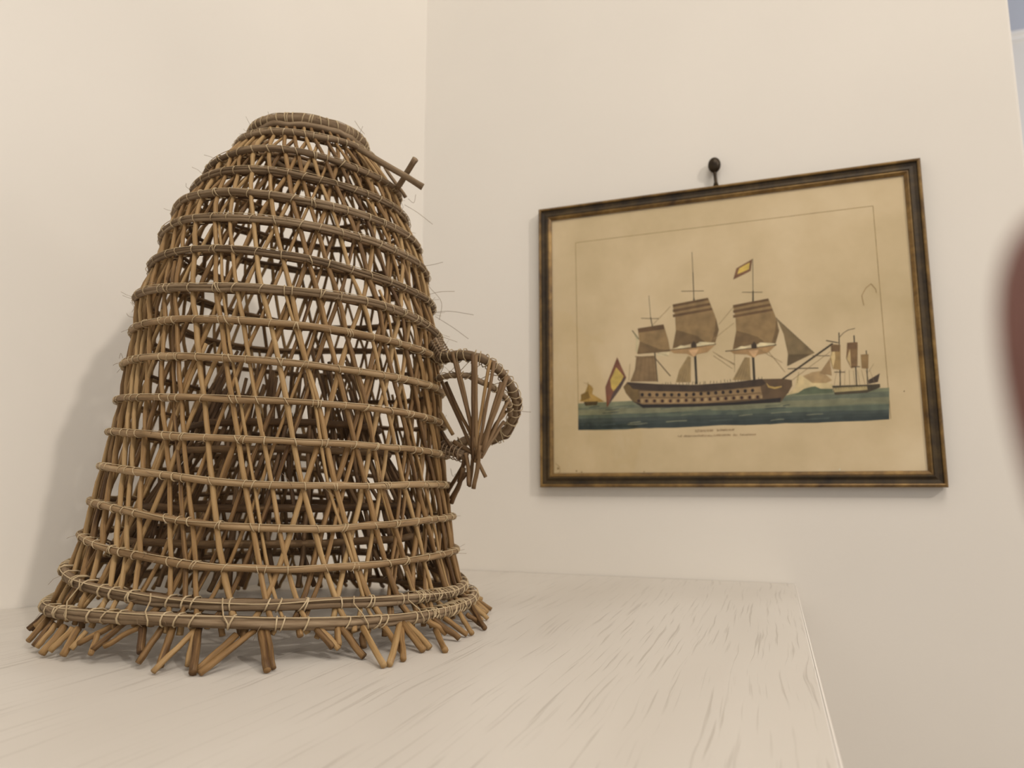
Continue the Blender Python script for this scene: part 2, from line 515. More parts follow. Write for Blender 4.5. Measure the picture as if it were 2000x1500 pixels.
FEET = [  # top and tip of each splayed cane end
    (0.0254, -0.1918, 0.0281, 0.0392, -0.2056, 0.0106),
    (0.0429, -0.1906, 0.0262, 0.0425, -0.2103, 0.0048),
    (0.0513, -0.1891, 0.0256, 0.0602, -0.2078, 0.0030),
    (0.0686, -0.1843, 0.0249, 0.0649, -0.2191, 0.0025),
    (0.0691, -0.1871, 0.0218, 0.0793, -0.2006, 0.0038),
    (0.0715, -0.1847, 0.0233, 0.0944, -0.2122, 0.0025),
    (0.0962, -0.1776, 0.0191, 0.0917, -0.2057, 0.0025),
    (0.1066, -0.1681, 0.0226, 0.0986, -0.2107, 0.0025),
    (0.1110, -0.1636, 0.0239, 0.1383, -0.1891, 0.0025),
    (0.1142, -0.1617, 0.0238, 0.1379, -0.1816, 0.0025),
    (-0.0969, -0.1753, 0.0199, -0.0956, -0.1898, 0.0064),
    (-0.0790, -0.1846, 0.0195, -0.0777, -0.1988, 0.0055),
    (-0.0704, -0.1879, 0.0196, -0.0707, -0.2014, 0.0055),
    (-0.0554, -0.1931, 0.0195, -0.0559, -0.2082, 0.0032),
    (-0.0421, -0.1961, 0.0199, -0.0484, -0.2079, 0.0056),
    (-0.0347, -0.1977, 0.0197, -0.0298, -0.2120, 0.0050),
    (-0.0237, -0.2001, 0.0190, -0.0253, -0.2087, 0.0093),
    (-0.0014, -0.1952, 0.0261, -0.0224, -0.2060, 0.0127),
    (0.0082, -0.1946, 0.0266, -0.0036, -0.2095, 0.0101),
    (0.0232, -0.1943, 0.0256, 0.0046, -0.2070, 0.0129),
    (-0.0093, -0.2012, 0.0192, -0.0022, -0.2116, 0.0079),
    (0.1439, -0.1390, 0.0216, 0.1584, -0.1393, 0.0095),
    (0.1460, -0.1370, 0.0214, 0.1623, -0.1365, 0.0083),
    (0.1568, -0.1253, 0.0210, 0.1794, -0.1294, 0.0025),
    (0.1672, -0.1122, 0.0203, 0.2081, -0.1486, 0.0025),
    (0.1854, -0.0847, 0.0176, 0.2097, -0.1440, 0.0025),
    (0.1793, -0.0971, 0.0174, 0.2017, -0.1079, 0.0025),
    (0.1880, -0.0850, 0.0148, 0.2118, -0.1266, 0.0025),
    (0.1878, -0.0805, 0.0170, 0.2128, -0.0946, 0.0025),
    (0.1903, -0.0761, 0.0164, 0.2135, -0.0846, 0.0025),
    (0.2048, -0.0550, 0.0084, 0.2290, -0.0888, 0.0025),
    (0.1980, -0.0536, 0.0161, 0.2097, -0.0448, 0.0058),
    (0.1997, -0.0470, 0.0162, 0.2219, -0.0452, 0.0025),
    (0.2037, -0.0321, 0.0150, 0.2217, -0.0282, 0.0025),
    (0.2065, -0.0078, 0.0145, 0.2237, -0.0215, 0.0025),
    (0.2084, 0.0055, 0.0125, 0.2163, 0.0175, 0.0029),
    (0.2036, 0.0259, 0.0160, 0.2257, 0.0037, 0.0025),
    (0.1319, -0.1452, 0.0257, 0.1364, -0.1501, 0.0184),
    (0.1551, -0.1281, 0.0204, 0.1603, -0.1354, 0.0107),
    (0.1698, -0.1162, 0.0153, 0.1744, -0.1224, 0.0072),
    (0.1622, -0.1157, 0.0225, 0.1649, -0.1196, 0.0176),
]
MOUTH_HOOP = [(0.1529, 0.0338, 0.2662), (0.1719, 0.0200, 0.2605), (0.1924, 0.0146, 0.2597), (0.2092, 0.0167, 0.2576), (0.2201, 0.0257, 0.2523), (0.2289, 0.0412, 0.2418), (0.2333, 0.0575, 0.2298), (0.2319, 0.0720, 0.2159), (0.2238, 0.0821, 0.2014), (0.2136, 0.0868, 0.1883), (0.2008, 0.0876, 0.1813), (0.1863, 0.0846, 0.1815), (0.1710, 0.0794, 0.1793), (0.1585, 0.0718, 0.1718), (0.1514, 0.0596, 0.1785)]
MOUTH_INNER = [(0.1600, 0.0297, 0.2395), (0.1774, 0.0186, 0.2411), (0.1931, 0.0167, 0.2407), (0.2069, 0.0190, 0.2369), (0.2194, 0.0278, 0.2300), (0.2281, 0.0396, 0.2222), (0.2313, 0.0507, 0.2136), (0.2280, 0.0639, 0.2038)]
MOUTH_CANES = [
    (0.1640, 0.0310, 0.2409, 0.2139, 0.0320, 0.1406),
    (0.1733, 0.0244, 0.2352, 0.2050, 0.0284, 0.1714),
    (0.1878, 0.0083, 0.2623, 0.2075, 0.0259, 0.1659),
    (0.1899, 0.0120, 0.2567, 0.2064, 0.0251, 0.1685),
    (0.2085, 0.0096, 0.2599, 0.2033, 0.0256, 0.1579),
    (0.2118, 0.0110, 0.2585, 0.2063, 0.0261, 0.1619),
    (0.2231, 0.0201, 0.2540, 0.2065, 0.0247, 0.1712),
    (0.2269, 0.0214, 0.2540, 0.2079, 0.0251, 0.1578),
    (0.2294, 0.0340, 0.2338, 0.2057, 0.0271, 0.1539),
    (0.2341, 0.0370, 0.2395, 0.2131, 0.0247, 0.1657),
    (0.2329, 0.0483, 0.2188, 0.2111, 0.0278, 0.1619),
    (0.2250, 0.0579, 0.2076, 0.2121, 0.0288, 0.1713),
    (0.2203, 0.0664, 0.1972, 0.2088, 0.0316, 0.1594),
    (0.2111, 0.0242, 0.1711, 0.2018, 0.0317, 0.1287),
    (0.2036, 0.0266, 0.1660, 0.1945, 0.0374, 0.1307),
    (0.1963, 0.0265, 0.1634, 0.1969, 0.0317, 0.1313),
    (0.1922, 0.0327, 0.1556, 0.1625, 0.0528, 0.1230),
    (0.1914, 0.0313, 0.1488, 0.1724, 0.0448, 0.1142),
    (0.1940, 0.0307, 0.1447, 0.1725, 0.0420, 0.1191),
    (0.1918, 0.0319, 0.1597, 0.1830, 0.0390, 0.1354),
    (0.1616, 0.0354, 0.2062, 0.1754, 0.0396, 0.1831),
    (0.1627, 0.0388, 0.1868, 0.1859, 0.0302, 0.1576),
    (0.1782, 0.0352, 0.1765, 0.2017, 0.0329, 0.1623),
]
MOUTH_BUNDLES = [(0.1611, 0.0244, 0.2769), (0.1725, 0.0203, 0.2605), (0.1597, 0.0456, 0.1705), (0.1911, 0.0334, 0.1624)]
TWIGS = [
    (0.0979, -0.0317, 0.4725, 0.1515, 0.0086, 0.4400),
    (0.1192, 0.0124, 0.4446, 0.1503, -0.0063, 0.4645),
    (0.1031, 0.0133, 0.4717, 0.1223, 0.0251, 0.4395),
]
FIBRES = [
    [(0.1364, 0.0414, 0.3658), (0.1463, 0.0447, 0.3674), (0.1569, 0.0481, 0.3701)],
    [(0.1416, 0.0466, 0.3439), (0.1532, 0.0533, 0.3276), (0.1502, 0.0552, 0.3085)],
    [(0.1454, 0.0522, 0.3167), (0.1621, 0.0580, 0.3177), (0.1853, 0.0669, 0.3139)],
    [(0.1462, 0.0532, 0.3123), (0.1638, 0.0613, 0.3003), (0.1788, 0.0685, 0.2883)],
    [(0.1412, 0.0478, 0.3358), (0.1527, 0.0515, 0.3385), (0.1673, 0.0566, 0.3390)],
    [(0.1454, 0.0556, 0.2948), (0.1555, 0.0600, 0.2894), (0.1672, 0.0649, 0.2850)],
    [(0.1209, 0.0258, 0.4313), (0.1335, 0.0316, 0.4231), (0.1484, 0.0389, 0.4105)],
    [(0.1249, 0.0262, 0.4378), (0.1304, 0.0289, 0.4334), (0.1329, 0.0284, 0.4422)],
    [(0.0749, -0.0044, 0.5208), (0.0792, -0.0017, 0.5131), (0.0841, 0.0011, 0.5066)],
    [(0.2292, 0.0592, 0.2090), (0.2390, 0.0630, 0.2074), (0.2498, 0.0670, 0.2064)],
    [(-0.1591, -0.0560, 0.3112), (-0.1642, -0.0580, 0.3123), (-0.1667, -0.0593, 0.3156)],
    [(-0.1415, -0.0815, 0.2610), (-0.1744, -0.0556, 0.2730), (-0.1450, -0.0827, 0.2610)],
    [(-0.1469, -0.1328, 0.0028), (-0.1534, -0.1352, 0.0033), (-0.1600, -0.1377, 0.0042)],
    [(0.2202, -0.0048, 0.0249), (0.2245, -0.0028, 0.0217), (0.2283, -0.0012, 0.0203)],
    [(-0.1619, -0.0595, 0.3276), (-0.1586, -0.0575, 0.3221), (-0.1609, -0.0575, 0.3167)],
    [(0.1694, 0.0470, 0.1492), (0.1710, 0.0488, 0.1414), (0.1741, 0.0495, 0.1440)],
]

basket = empty('wicker_basket', (BX, BY, 0.0), 'tall bell-shaped open wicker basket of brown canes and hoops tied with twine', 'basket')
RIM = (0.0165, -0.0022, 0.5040, 0.0590, -0.0018, 0.0006, 0.0008, 0.0, 0.0, 0.0006)
LEV = [RIM] + RINGS                    # every hoop level, top to bottom
NL = len(LEV)

def ring_pt(i, th, dr=0.0):
    cx, cy, z, r, ax, ay, a2, b2, a3, b3 = LEV[i]
    rr = r + dr
    zz = z + ax * math.cos(th) + ay * math.sin(th) + a2 * math.cos(2 * th) + b2 * math.sin(2 * th) + a3 * math.cos(3 * th) + b3 * math.sin(3 * th)
    return Vector((cx + rr * math.cos(th), cy + rr * math.sin(th), zz))

def surf_pt(s, th, dr):
    """point on the basket's skin, s = fractional hoop level"""
    s = max(0.0, min(NL - 1 - 1e-6, s))
    i = int(s)
    f = s - i
    p1, p2 = ring_pt(i, th, dr), ring_pt(i + 1, th, dr)
    p0 = ring_pt(i - 1, th, dr) if i > 0 else p1 * 2 - p2
    p3 = ring_pt(i + 2, th, dr) if i + 2 < NL else p2 * 2 - p1
    f2, f3 = f * f, f * f * f
    return 0.5 * ((2 * p1) + (p2 - p0) * f + (2 * p0 - 5 * p1 + 4 * p2 - p3) * f2 + (3 * p1 - p0 - 3 * p2 + p3) * f3)

SLOPE = 0.29
TW = [0.0]
for i in range(NL - 1):
    dz = LEV[i][2] - LEV[i + 1][2]
    TW.append(TW[-1] + SLOPE * dz / max(0.085, 0.5 * (LEV[i][3] + LEV[i + 1][3])))
def twist(s):
    s = max(0.0, min(NL - 1, s))
    i = min(int(s), NL - 2)
    return TW[i] + (TW[i + 1] - TW[i]) * (s - i)
MID = twist(9.0)

# hoop sizes: rim, upper weathered hoops, tan middle hoops, bark-covered foot hoops
HOOP_R = [0.0058] + [0.0030, 0.0030, 0.0031, 0.0033, 0.0032, 0.0031, 0.0034, 0.0028, 0.0028, 0.0026, 0.0027, 0.0028, 0.0028, 0.0029, 0.0044, 0.0046]

def wobble(seed, u, amp):
    return Vector((noise.noise(Vector((u, seed, 0.3))), noise.noise(Vector((u, seed, 7.7))), noise.noise(Vector((u, seed, 15.1))))) * amp

cane_tracks = []                       # (theta at level function parameters) of the outer canes, for the lashings
def make_cane(th0, sgn, s0, s1, inset, r0, mat, seed):
    n = max(10, int((s1 - s0) * 2.6))
    pts, rad = [], []
    for k in range(n + 1):
        s = s0 + (s1 - s0) * k / n
        th = th0 + sgn * (twist(s) - MID)
        dr = -inset
        # canes bow out a little between hoops
        dr += 0.0012 * math.sin(math.pi * (s % 1.0)) * (1 if s > 1 else 0.3)
        p = surf_pt(s, th, dr) + wobble(seed, s * 0.45, 0.0030) * min(1.0, 0.25 + s / 5.0)
        pts.append(p)
        q = r0 * (0.84 + 0.24 * s / (NL - 1)) * (1 + 0.16 * noise.noise(Vector((s * 0.9, seed, 3.3))))
        if random.random() < 0.07:
            q *= 1.14
        rad.append(q)
    g = Geo()
    g.tube(pts, rad, 8, u0=random.uniform(0, 3))
    return g.build('cane', mat, basket)

NP = 44
seed = 0
for k in range(NP):
    for sgn, inset in ((1, 0.0042), (-1, 0.0075)):
        seed += 1
        th0 = 2 * math.pi * (k + (0.0 if sgn > 0 else 0.45)) / NP + random.uniform(-0.028, 0.028)
        make_cane(th0, sgn, random.uniform(-0.0, 0.25), NL - 1 - random.uniform(0.0, 0.15), inset, random.uniform(0.0016, 0.0024), M_cane, seed * 1.37)
        if sgn > 0:
            cane_tracks.append((th0, 0.0))
NS = 18
for k in range(NS):
    for sgn, inset in ((1, 0.0045), (-1, 0.0078)):
        seed += 1
        th0 = 2 * math.pi * (k + 0.27 + (0.0 if sgn > 0 else 0.4)) / NS + random.uniform(-0.09, 0.09)
        s0 = random.uniform(4.6, 9.5)
        make_cane(th0, sgn, s0, NL - 1 - random.uniform(0.0, 0.1), inset, random.uniform(0.0013, 0.0018), M_cane, seed * 1.37)
        if sgn > 0:
            cane_tracks.append((th0, s0))

def wrap(g, i, th, hr, slant, rr, depth, r=0.00062):
    """one loop of twine round hoop i and the cane behind it"""
    c = ring_pt(i, th)
    t = (ring_pt(i, th + 0.01) - ring_pt(i, th - 0.01)).normalized()
    out = Vector((math.cos(th), math.sin(th), 0))
    up = t.cross(out)
    if up.z < 0:
        up = -up
    pts = []
    n = 9
    for k in range(n):
        a = 2 * math.pi * k / n
        ro = (hr + rr) * math.cos(a)
        if ro < 0:
            ro *= (hr + depth) / (hr + rr)
        pts.append(c + out * ro + up * (hr + rr) * math.sin(a) + t * slant * math.sin(a))
    g.tube(pts, r, 5, closed=True, u0=random.uniform(0, 5))

for i in range(NL):
    hr = HOOP_R[i]
    mat = M_hoop_tan if 8 <= i <= 14 else M_hoop_grey
    n = 150
    g = Geo()
    pts, rad = [], []
    for k in range(n):
        th = 2 * math.pi * k / n
        pts.append(ring_pt(i, th, 0.0012 * noise.noise(Vector((math.cos(th) * 3, math.sin(th) * 3, i * 5.1))))
                   + Vector((0, 0, 0.0011 * noise.noise(Vector((math.cos(th) * 4, math.sin(th) * 4, i * 3.3 + 9))))))
        rad.append(hr * (1 + 0.16 * noise.noise(Vector((math.cos(th) * 6, math.sin(th) * 6, i * 1.9)))
                         + (0.22 if noise.noise(Vector((math.cos(th) * 9, math.sin(th) * 9, i * 2.7))) > 0.52 else 0)))
    if 3 <= i <= 7 or i >= 15:
        for q in range(3):                 # reeds laid side by side
            sp = []
            for k in range(n):
                th = 2 * math.pi * k / n
                a = q * 2.094 + 0.5 + 1.1 * noise.noise(Vector((math.cos(th) * 1.6, math.sin(th) * 1.6, i * 2.3)))
                sp.append(pts[k] + (Vector((math.cos(th), math.sin(th), 0)) * math.cos(a) * 0.8 + Vector((0, 0, math.sin(a) * 1.15))) * hr * 0.46)
            g.tube(sp, [x * 0.58 for x in rad], 8, closed=True, u0=q * 2.7)
    else:
        g.tube(pts, rad, 10, closed=True)
    hoop = g.build('hoop', mat, basket)
    # second, thinner stick of the hoop inside the canes
    if i > 0:
        g = Geo()
        inn = 0.0112 if i < 14 else 0.0135
        g.tube([ring_pt(i, 2 * math.pi * k / 90, -inn) + wobble(i * 2.2, k * 0.3, 0.0014) for k in range(90)], hr * 0.62, 7, closed=True)
        g.build('inner_stick', M_cane_shaded, hoop)
    else:
        for q in range(3):
            g = Geo()
            g.tube([ring_pt(0, 2 * math.pi * k / 70, (-0.003, -0.008, 0.002)[q]) + Vector((0, 0, (-0.009, -0.003, -0.007)[q])) + wobble(q * 3.1, k * 0.35, 0.003) for k in range(70)], 0.0036, 7, closed=True)
            g.build('rim_stick', M_hoop_grey, hoop)
    # twine loops
    g = Geo()
    thin = i in (0,)
    for th0, s0 in cane_tracks:
        if i < s0:
            continue
        th = th0 + (twist(i) - MID) + random.uniform(-0.012, 0.012)
        heavy = 0.0009 if i >= 15 or i == 0 else 0.0
        for rep in range(2 if random.random() < 0.12 else 1):
            wrap(g, i, th + rep * 0.014 * 0.16 / LEV[i][3], hr, random.uniform(-0.0022, 0.0022) + (0.0016 if i >= 15 else 0), 0.0005, 0.0085, random.uniform(0.00038, 0.0006) + heavy * 0.25)
    pts = []
    for k in range(220):
        th = 2 * math.pi * k / 220
        a = 0.9 + 0.8 * noise.noise(Vector((math.cos(th) * 2.5, math.sin(th) * 2.5, i * 4.7)))
        pts.append(ring_pt(i, th, (hr + 0.0004) * math.cos(a)) + Vector((0, 0, (hr + 0.0004) * math.sin(a) * 1.05)))
    g.tube(pts, 0.00035 if i < 15 else 0.0005, 5, closed=True)
    lash = g.build('twine_lashing', M_twine, hoop)
    lash['kind'] = 'stuff'

# loose double wrapping where the two foot hoops end
g = Geo()
for th_c, n in ((-2.35, 9), (-0.10, 10), (2.0, 6)):
    for k in range(n):
        th = th_c + (k - n / 2) * 0.034 + random.uniform(-.01, .01)
        for i in (NL - 1, NL - 2):
            wrap(g, i, th, HOOP_R[i] * 1.12, random.uniform(-0.006, 0.006), 0.0006, 0.010, 0.00055)
for th in (-1.83, -1.42, -1.13, -0.62, -0.35):
    a = ring_pt(NL - 2, th, 0.0062); b = ring_pt(NL - 1, th + 0.04, 0.0064)
    m = (a + b) / 2 + Vector((math.cos(th), math.sin(th), 0)) * 0.004
    g.tube([a + Vector((0, 0, .006)), a, m, b, b - Vector((0, 0, .004))], 0.0006, 5)
o = g.build('foot_lashing', M_twine, basket)
o['kind'] = 'stuff'

# splayed cane ends the basket stands on
def cane_end(a, b, r, bend=0.0009):
    n = 6
    d = b - a
    ss = random.uniform(0, 50)
    pts = [a - d * 0.12 + d * (k / n) * 1.12 + wobble(ss, k * 0.5, bend) for k in range(n + 1)]
    for p in pts:
        p.z = max(p.z, r * 0.95)
    g = Geo()
    g.tube(pts, [r * (1 + 0.12 * noise.noise(Vector((k * .7, ss, 1)))) for k in range(n + 1)], 8, u0=random.uniform(0, 3))
    return g.build('cane_end', M_cane, basket)

for f in FEET:
    cane_end(Vector(f[:3]), Vector(f[3:]), random.uniform(0.0021, 0.0029))
th = 0.16
while th < 2 * math.pi - 2.15:
    th += random.uniform(0.05, 0.085)
    a = ring_pt(NL - 1, th, -0.004) + Vector((0, 0, -0.003))
    l = random.uniform(0.012, 0.034) if th < 3.3 else random.uniform(0.010, 0.018)
    d = Vector((math.cos(th + random.uniform(-.5, .5)), math.sin(th + random.uniform(-.5, .5)), 0))
    b = a + d * l * 0.8
    b.z = max(0.0024, a.z - l)
    cane_end(a, b, random.uniform(0.0021, 0.0028))
for k in range(60):
    th = -math.pi + math.pi * 1.05 * (k + random.uniform(.1, .9)) / 60
    a = ring_pt(NL - 1, th, -0.005 - random.uniform(0, .004))
    d = Vector((math.cos(th), math.sin(th), 0)) * random.uniform(-0.001, 0.005) + Vector((-math.sin(th), math.cos(th), 0)) * random.uniform(-.005, .005)
    b = a + d
    b.z = max(0.003, a.z - random.uniform(0.006, 0.013))
    cane_end(a, b, random.uniform(0.002, 0.0026), 0.0005)

# inner funnel that rises from the foot
FUN = [(0.050, 0.158), (0.083, 0.140), (0.112, 0.128), (0.164, 0.098), (0.190, 0.088), (0.235, 0.072), (0.275, 0.055)]
def fun_r(z):
    for (z0, r0), (z1, r1) in zip(FUN[:-1], FUN[1:]):
        if z <= z1:
            return r0 + (r1 - r0) * (z - z0) / (z1 - z0)
    return FUN[-1][1]
for k in range(58):
    sgn = 1 if k % 2 else -1
    th0 = 2 * math.pi * k / 58 + random.uniform(-.05, .05)
    zt = random.uniform(0.215, 0.272)
    n = 10
    pts = []
    ss = random.uniform(0, 90)
    for q in range(n + 1):
        z = 0.05 + (zt - 0.05) * q / n
        th = th0 + sgn * 1.15 * (z - 0.14)
        r = fun_r(z) + (0.003 if sgn > 0 else -0.003)
        pts.append(Vector((0.004 + r * math.cos(th), r * math.sin(th), z)) + wobble(ss, q * 0.5, 0.005))
    g = Geo()
    g.tube(pts, [0.0022 * (1 - 0.25 * q / n) for q in range(n + 1)], 7, u0=random.uniform(0, 3))
    g.build('funnel_cane', M_cane_shaded, basket)
for z, r in FUN[1:5]:
    g = Geo()
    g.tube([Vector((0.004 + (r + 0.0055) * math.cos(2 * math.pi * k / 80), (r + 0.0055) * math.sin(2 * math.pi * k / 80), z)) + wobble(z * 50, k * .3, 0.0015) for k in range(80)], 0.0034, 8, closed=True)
    g.build('funnel_hoop', M_cane_shaded, basket)

# small side mouth on the right flank
def smooth_path(pts, per=7):
    P = [Vector(p) for p in pts]
    out = []
    for i in range(len(P) - 1):
        p1, p2 = P[i], P[i + 1]
        p0 = P[i - 1] if i else p1 * 2 - p2
        p3 = P[i + 2] if i + 2 < len(P) else p2 * 2 - p1
        for k in range(per):
            f = k / per
            out.append(0.5 * ((2 * p1) + (p2 - p0) * f + (2 * p0 - 5 * p1 + 4 * p2 - p3) * f * f + (3 * p1 - p0 - 3 * p2 + p3) * f ** 3))
    out.append(P[-1])
    return out

mh = smooth_path(MOUTH_HOOP)
g = Geo()
g.tube([p + wobble(3.3, k * .25, 0.002) for k, p in enumerate(mh)], [0.0046 * (1 + .18 * noise.noise(Vector((k * .4, 2, 2)))) for k in range(len(mh))], 9)
mouth = g.build('mouth_hoop', M_hoop_grey, basket)
for q in range(2):
    g = Geo()
    g.tube([p + Vector((0.0022 * (1 - 2 * q), 0.003, -0.0025 + 0.004 * q)) + wobble(8.3 + q, k * .3, 0.0025) for k, p in enumerate(mh)], 0.0029, 7)
    g.build('hoop_stick', M_cane_shaded, mouth)
mi = smooth_path(MOUTH_INNER)
g = Geo()
g.tube([p + wobble(5.3, k * .25, 0.0012) for k, p in enumerate(mi)], 0.0029, 8)
g.build('inner_hoop', M_hoop_grey, mouth)
for c in MOUTH_CANES:
    a, b = Vector(c[:3]), Vector(c[3:])
    n = 7
    ss = random.uniform(0, 70)
    g = Geo()
    g.tube([a + (b - a) * k / n + wobble(ss, k * .4, 0.0012) for k in range(n + 1)], [random.uniform(0.0018, 0.0024)] * (n + 1), 8, u0=random.uniform(0, 3))
    g.build('mouth_cane', M_cane_shaded if c[5] < 0.17 else M_cane, mouth)
g = Geo()
def loops(g, path, step, hr, r):
    for k in range(2, len(path) - 2, step):
        t = (path[k + 1] - path[k - 1]).normalized()
        x = t.orthogonal().normalized()
        y = t.cross(x)
        sl = random.uniform(-.004, .004)
        g.tube([path[k] + (x * math.cos(a) + y * math.sin(a)) * hr * random.uniform(.95, 1.15) + t * sl * math.sin(a) for a in [2 * math.pi * q / 9 for q in range(9)]], r, 5, closed=True)
loops(g, mh, 3, 0.0066, 0.00055)
loops(g, mi, 4, 0.0036, 0.0005)
for k in range(8, len(mh) - 30, 6):
    j = min(len(mi) - 1, max(0, int((k - 6) * len(mi) / 56)))
    g.tube([mh[k], (mh[k] + mi[j]) / 2 + wobble(k, 1.0, .006), mi[j]], 0.00035, 4)
mb = [Vector(p) for p in MOUTH_BUNDLES]
o = g.build('mouth_twine', M_twine, mouth)
o['kind'] = 'stuff'
for a, b in ((mb[0], mb[1]), (mb[2], mb[3])):
    g = Geo()
    ax = (b - a).normalized()
    for q in range(9):
        offv = ax.orthogonal().normalized()
        offv.rotate(Matrix.Rotation(q * 0.7, 3, ax))
        offv *= random.uniform(0.002, 0.0062)
        g.tube([a + offv * 1.2, (a + b) / 2 + offv, b + offv * random.uniform(.5, 1.4)], 0.0016, 6)
    for q in range(6):
        c = a + (b - a) * (q + .5) / 6
        x = ax.orthogonal().normalized(); y = ax.cross(x)
        g.tube([c + (x * math.cos(t) + y * math.sin(t)) * 0.0082 for t in [2 * math.pi * w / 10 for w in range(10)]], 0.0006, 5, closed=True)
    o = g.build('tied_bundle', M_fibre, mouth)
    o['kind'] = 'stuff'

# projecting stick ends near the rim and loose fibres
for k, c in enumerate(TWIGS):
    a, b = Vector(c[:3]), Vector(c[3:])
    g = Geo()
    r = (0.0033, 0.0031, 0.0019)[k]
    g.tube([a + (b - a) * q / 7 + wobble(k * 4.4, q * .4, 0.0012) for q in range(8)], [r * (1 + (.12 if q == 7 else 0)) for q in range(8)], 9)
    g.build('stick_end', M_hoop_grey, basket)
for k, c in enumerate(FIBRES):
    g = Geo()
    g.tube(smooth_path(c, 6), 0.00022, 4)
    g.build('loose_fibre', M_fibre, basket)
g = Geo()
for k in range(150):
    i = random.randrange(0, NL)
    th = random.uniform(-2.4, 1.0)
    p = ring_pt(i, th, HOOP_R[i])
    out = Vector((math.cos(th), math.sin(th), 0))
    d1 = (out * random.uniform(.2, 1) + Vector((random.uniform(-1, 1), random.uniform(-1, 1), random.uniform(-1, .6)))).normalized()
    l = random.uniform(0.004, 0.015)
    g.tube([p, p + d1 * l * .5, p + (d1 + wobble(k, 2.0, .8)).normalized() * l], 0.00018, 3)
o = g.build('frayed_fibres', M_fibre, basket)
o['kind'] = 'stuff'

# ------------------------------------------------------------------ framed print
XC, ZB = -0.0595, 0.1300               # bottom centre of the frame on the wall
FW, FH = 0.5500, 0.4485
pic = empty('framed_print', (XC, WALL_Y, ZB), 'framed old ship engraving with narrow dark and gold frame on cream wall', 'picture')
hw = FW / 2
corners = [(-hw, 0.0), (hw, 0.0), (hw, FH), (-hw, FH)]
inward = [(1, 1), (-1, 1), (-1, -1), (1, -1)]
def rail(name, side, prof, mats, midx):
    """mitred moulding: prof = (inward, height off the wall)"""
    a, b = corners[side], corners[(side + 1) % 4]
    ia, ib = inward[side], inward[(side + 1) % 4]
    g = Geo()
    n = len(prof)
    for (cx, cz), (ix, iz) in ((a, ia), (b, ib)):
        for w, h in prof:
            g.v.append(Vector((cx + ix * w, -h, cz + iz * w)))
    for k in range(n):
        k2 = (k + 1) % n
        g.quad((k, n + k, n + k2, k2), None, midx[k])
    g.quad(list(range(n)), None, midx[0])
    g.quad(list(range(n, 2 * n))[::-1], None, midx[0])
    return g.build(name, mats, pic, smooth=False)
prof_o = [(0.0, 0.003), (0.0, 0.0125), (0.0014, 0.0150), (0.0032, 0.0160), (0.0048, 0.0152), (0.0056, 0.0128), (0.0100, 0.0118), (0.0128, 0.0128), (0.0132, 0.0146), (0.0148, 0.0150), (0.0158, 0.0140), (0.0158, 0.0030)]
mid_o = [1, 0, 0, 0, 1, 1, 1, 1, 1, 1, 1, 1]
prof_i = [(0.0160, 0.0095), (0.0160, 0.0138), (0.0176, 0.0140), (0.0212, 0.0112), (0.0216, 0.0095)]
for s in range(4):
    rail('frame_rail', s, prof_o, (M_gold, M_dark), mid_o)
for s in range(4):
    rail('gilt_slip', s, prof_i, (M_gold,), [0] * 5)
g = Geo()
g.box((-hw + 0.0161, -0.0090, 0.0161), (hw - 0.0161, -0.0050, FH - 0.0161))
sheet = g.build('print_sheet', M_paper, pic, smooth=False)
g = Geo()
g.box((-hw + 0.0165, -0.0048, 0.0165), (hw - 0.0165, -0.0032, FH - 0.0165))
g.build('backing_board', M_dark, pic, smooth=False)
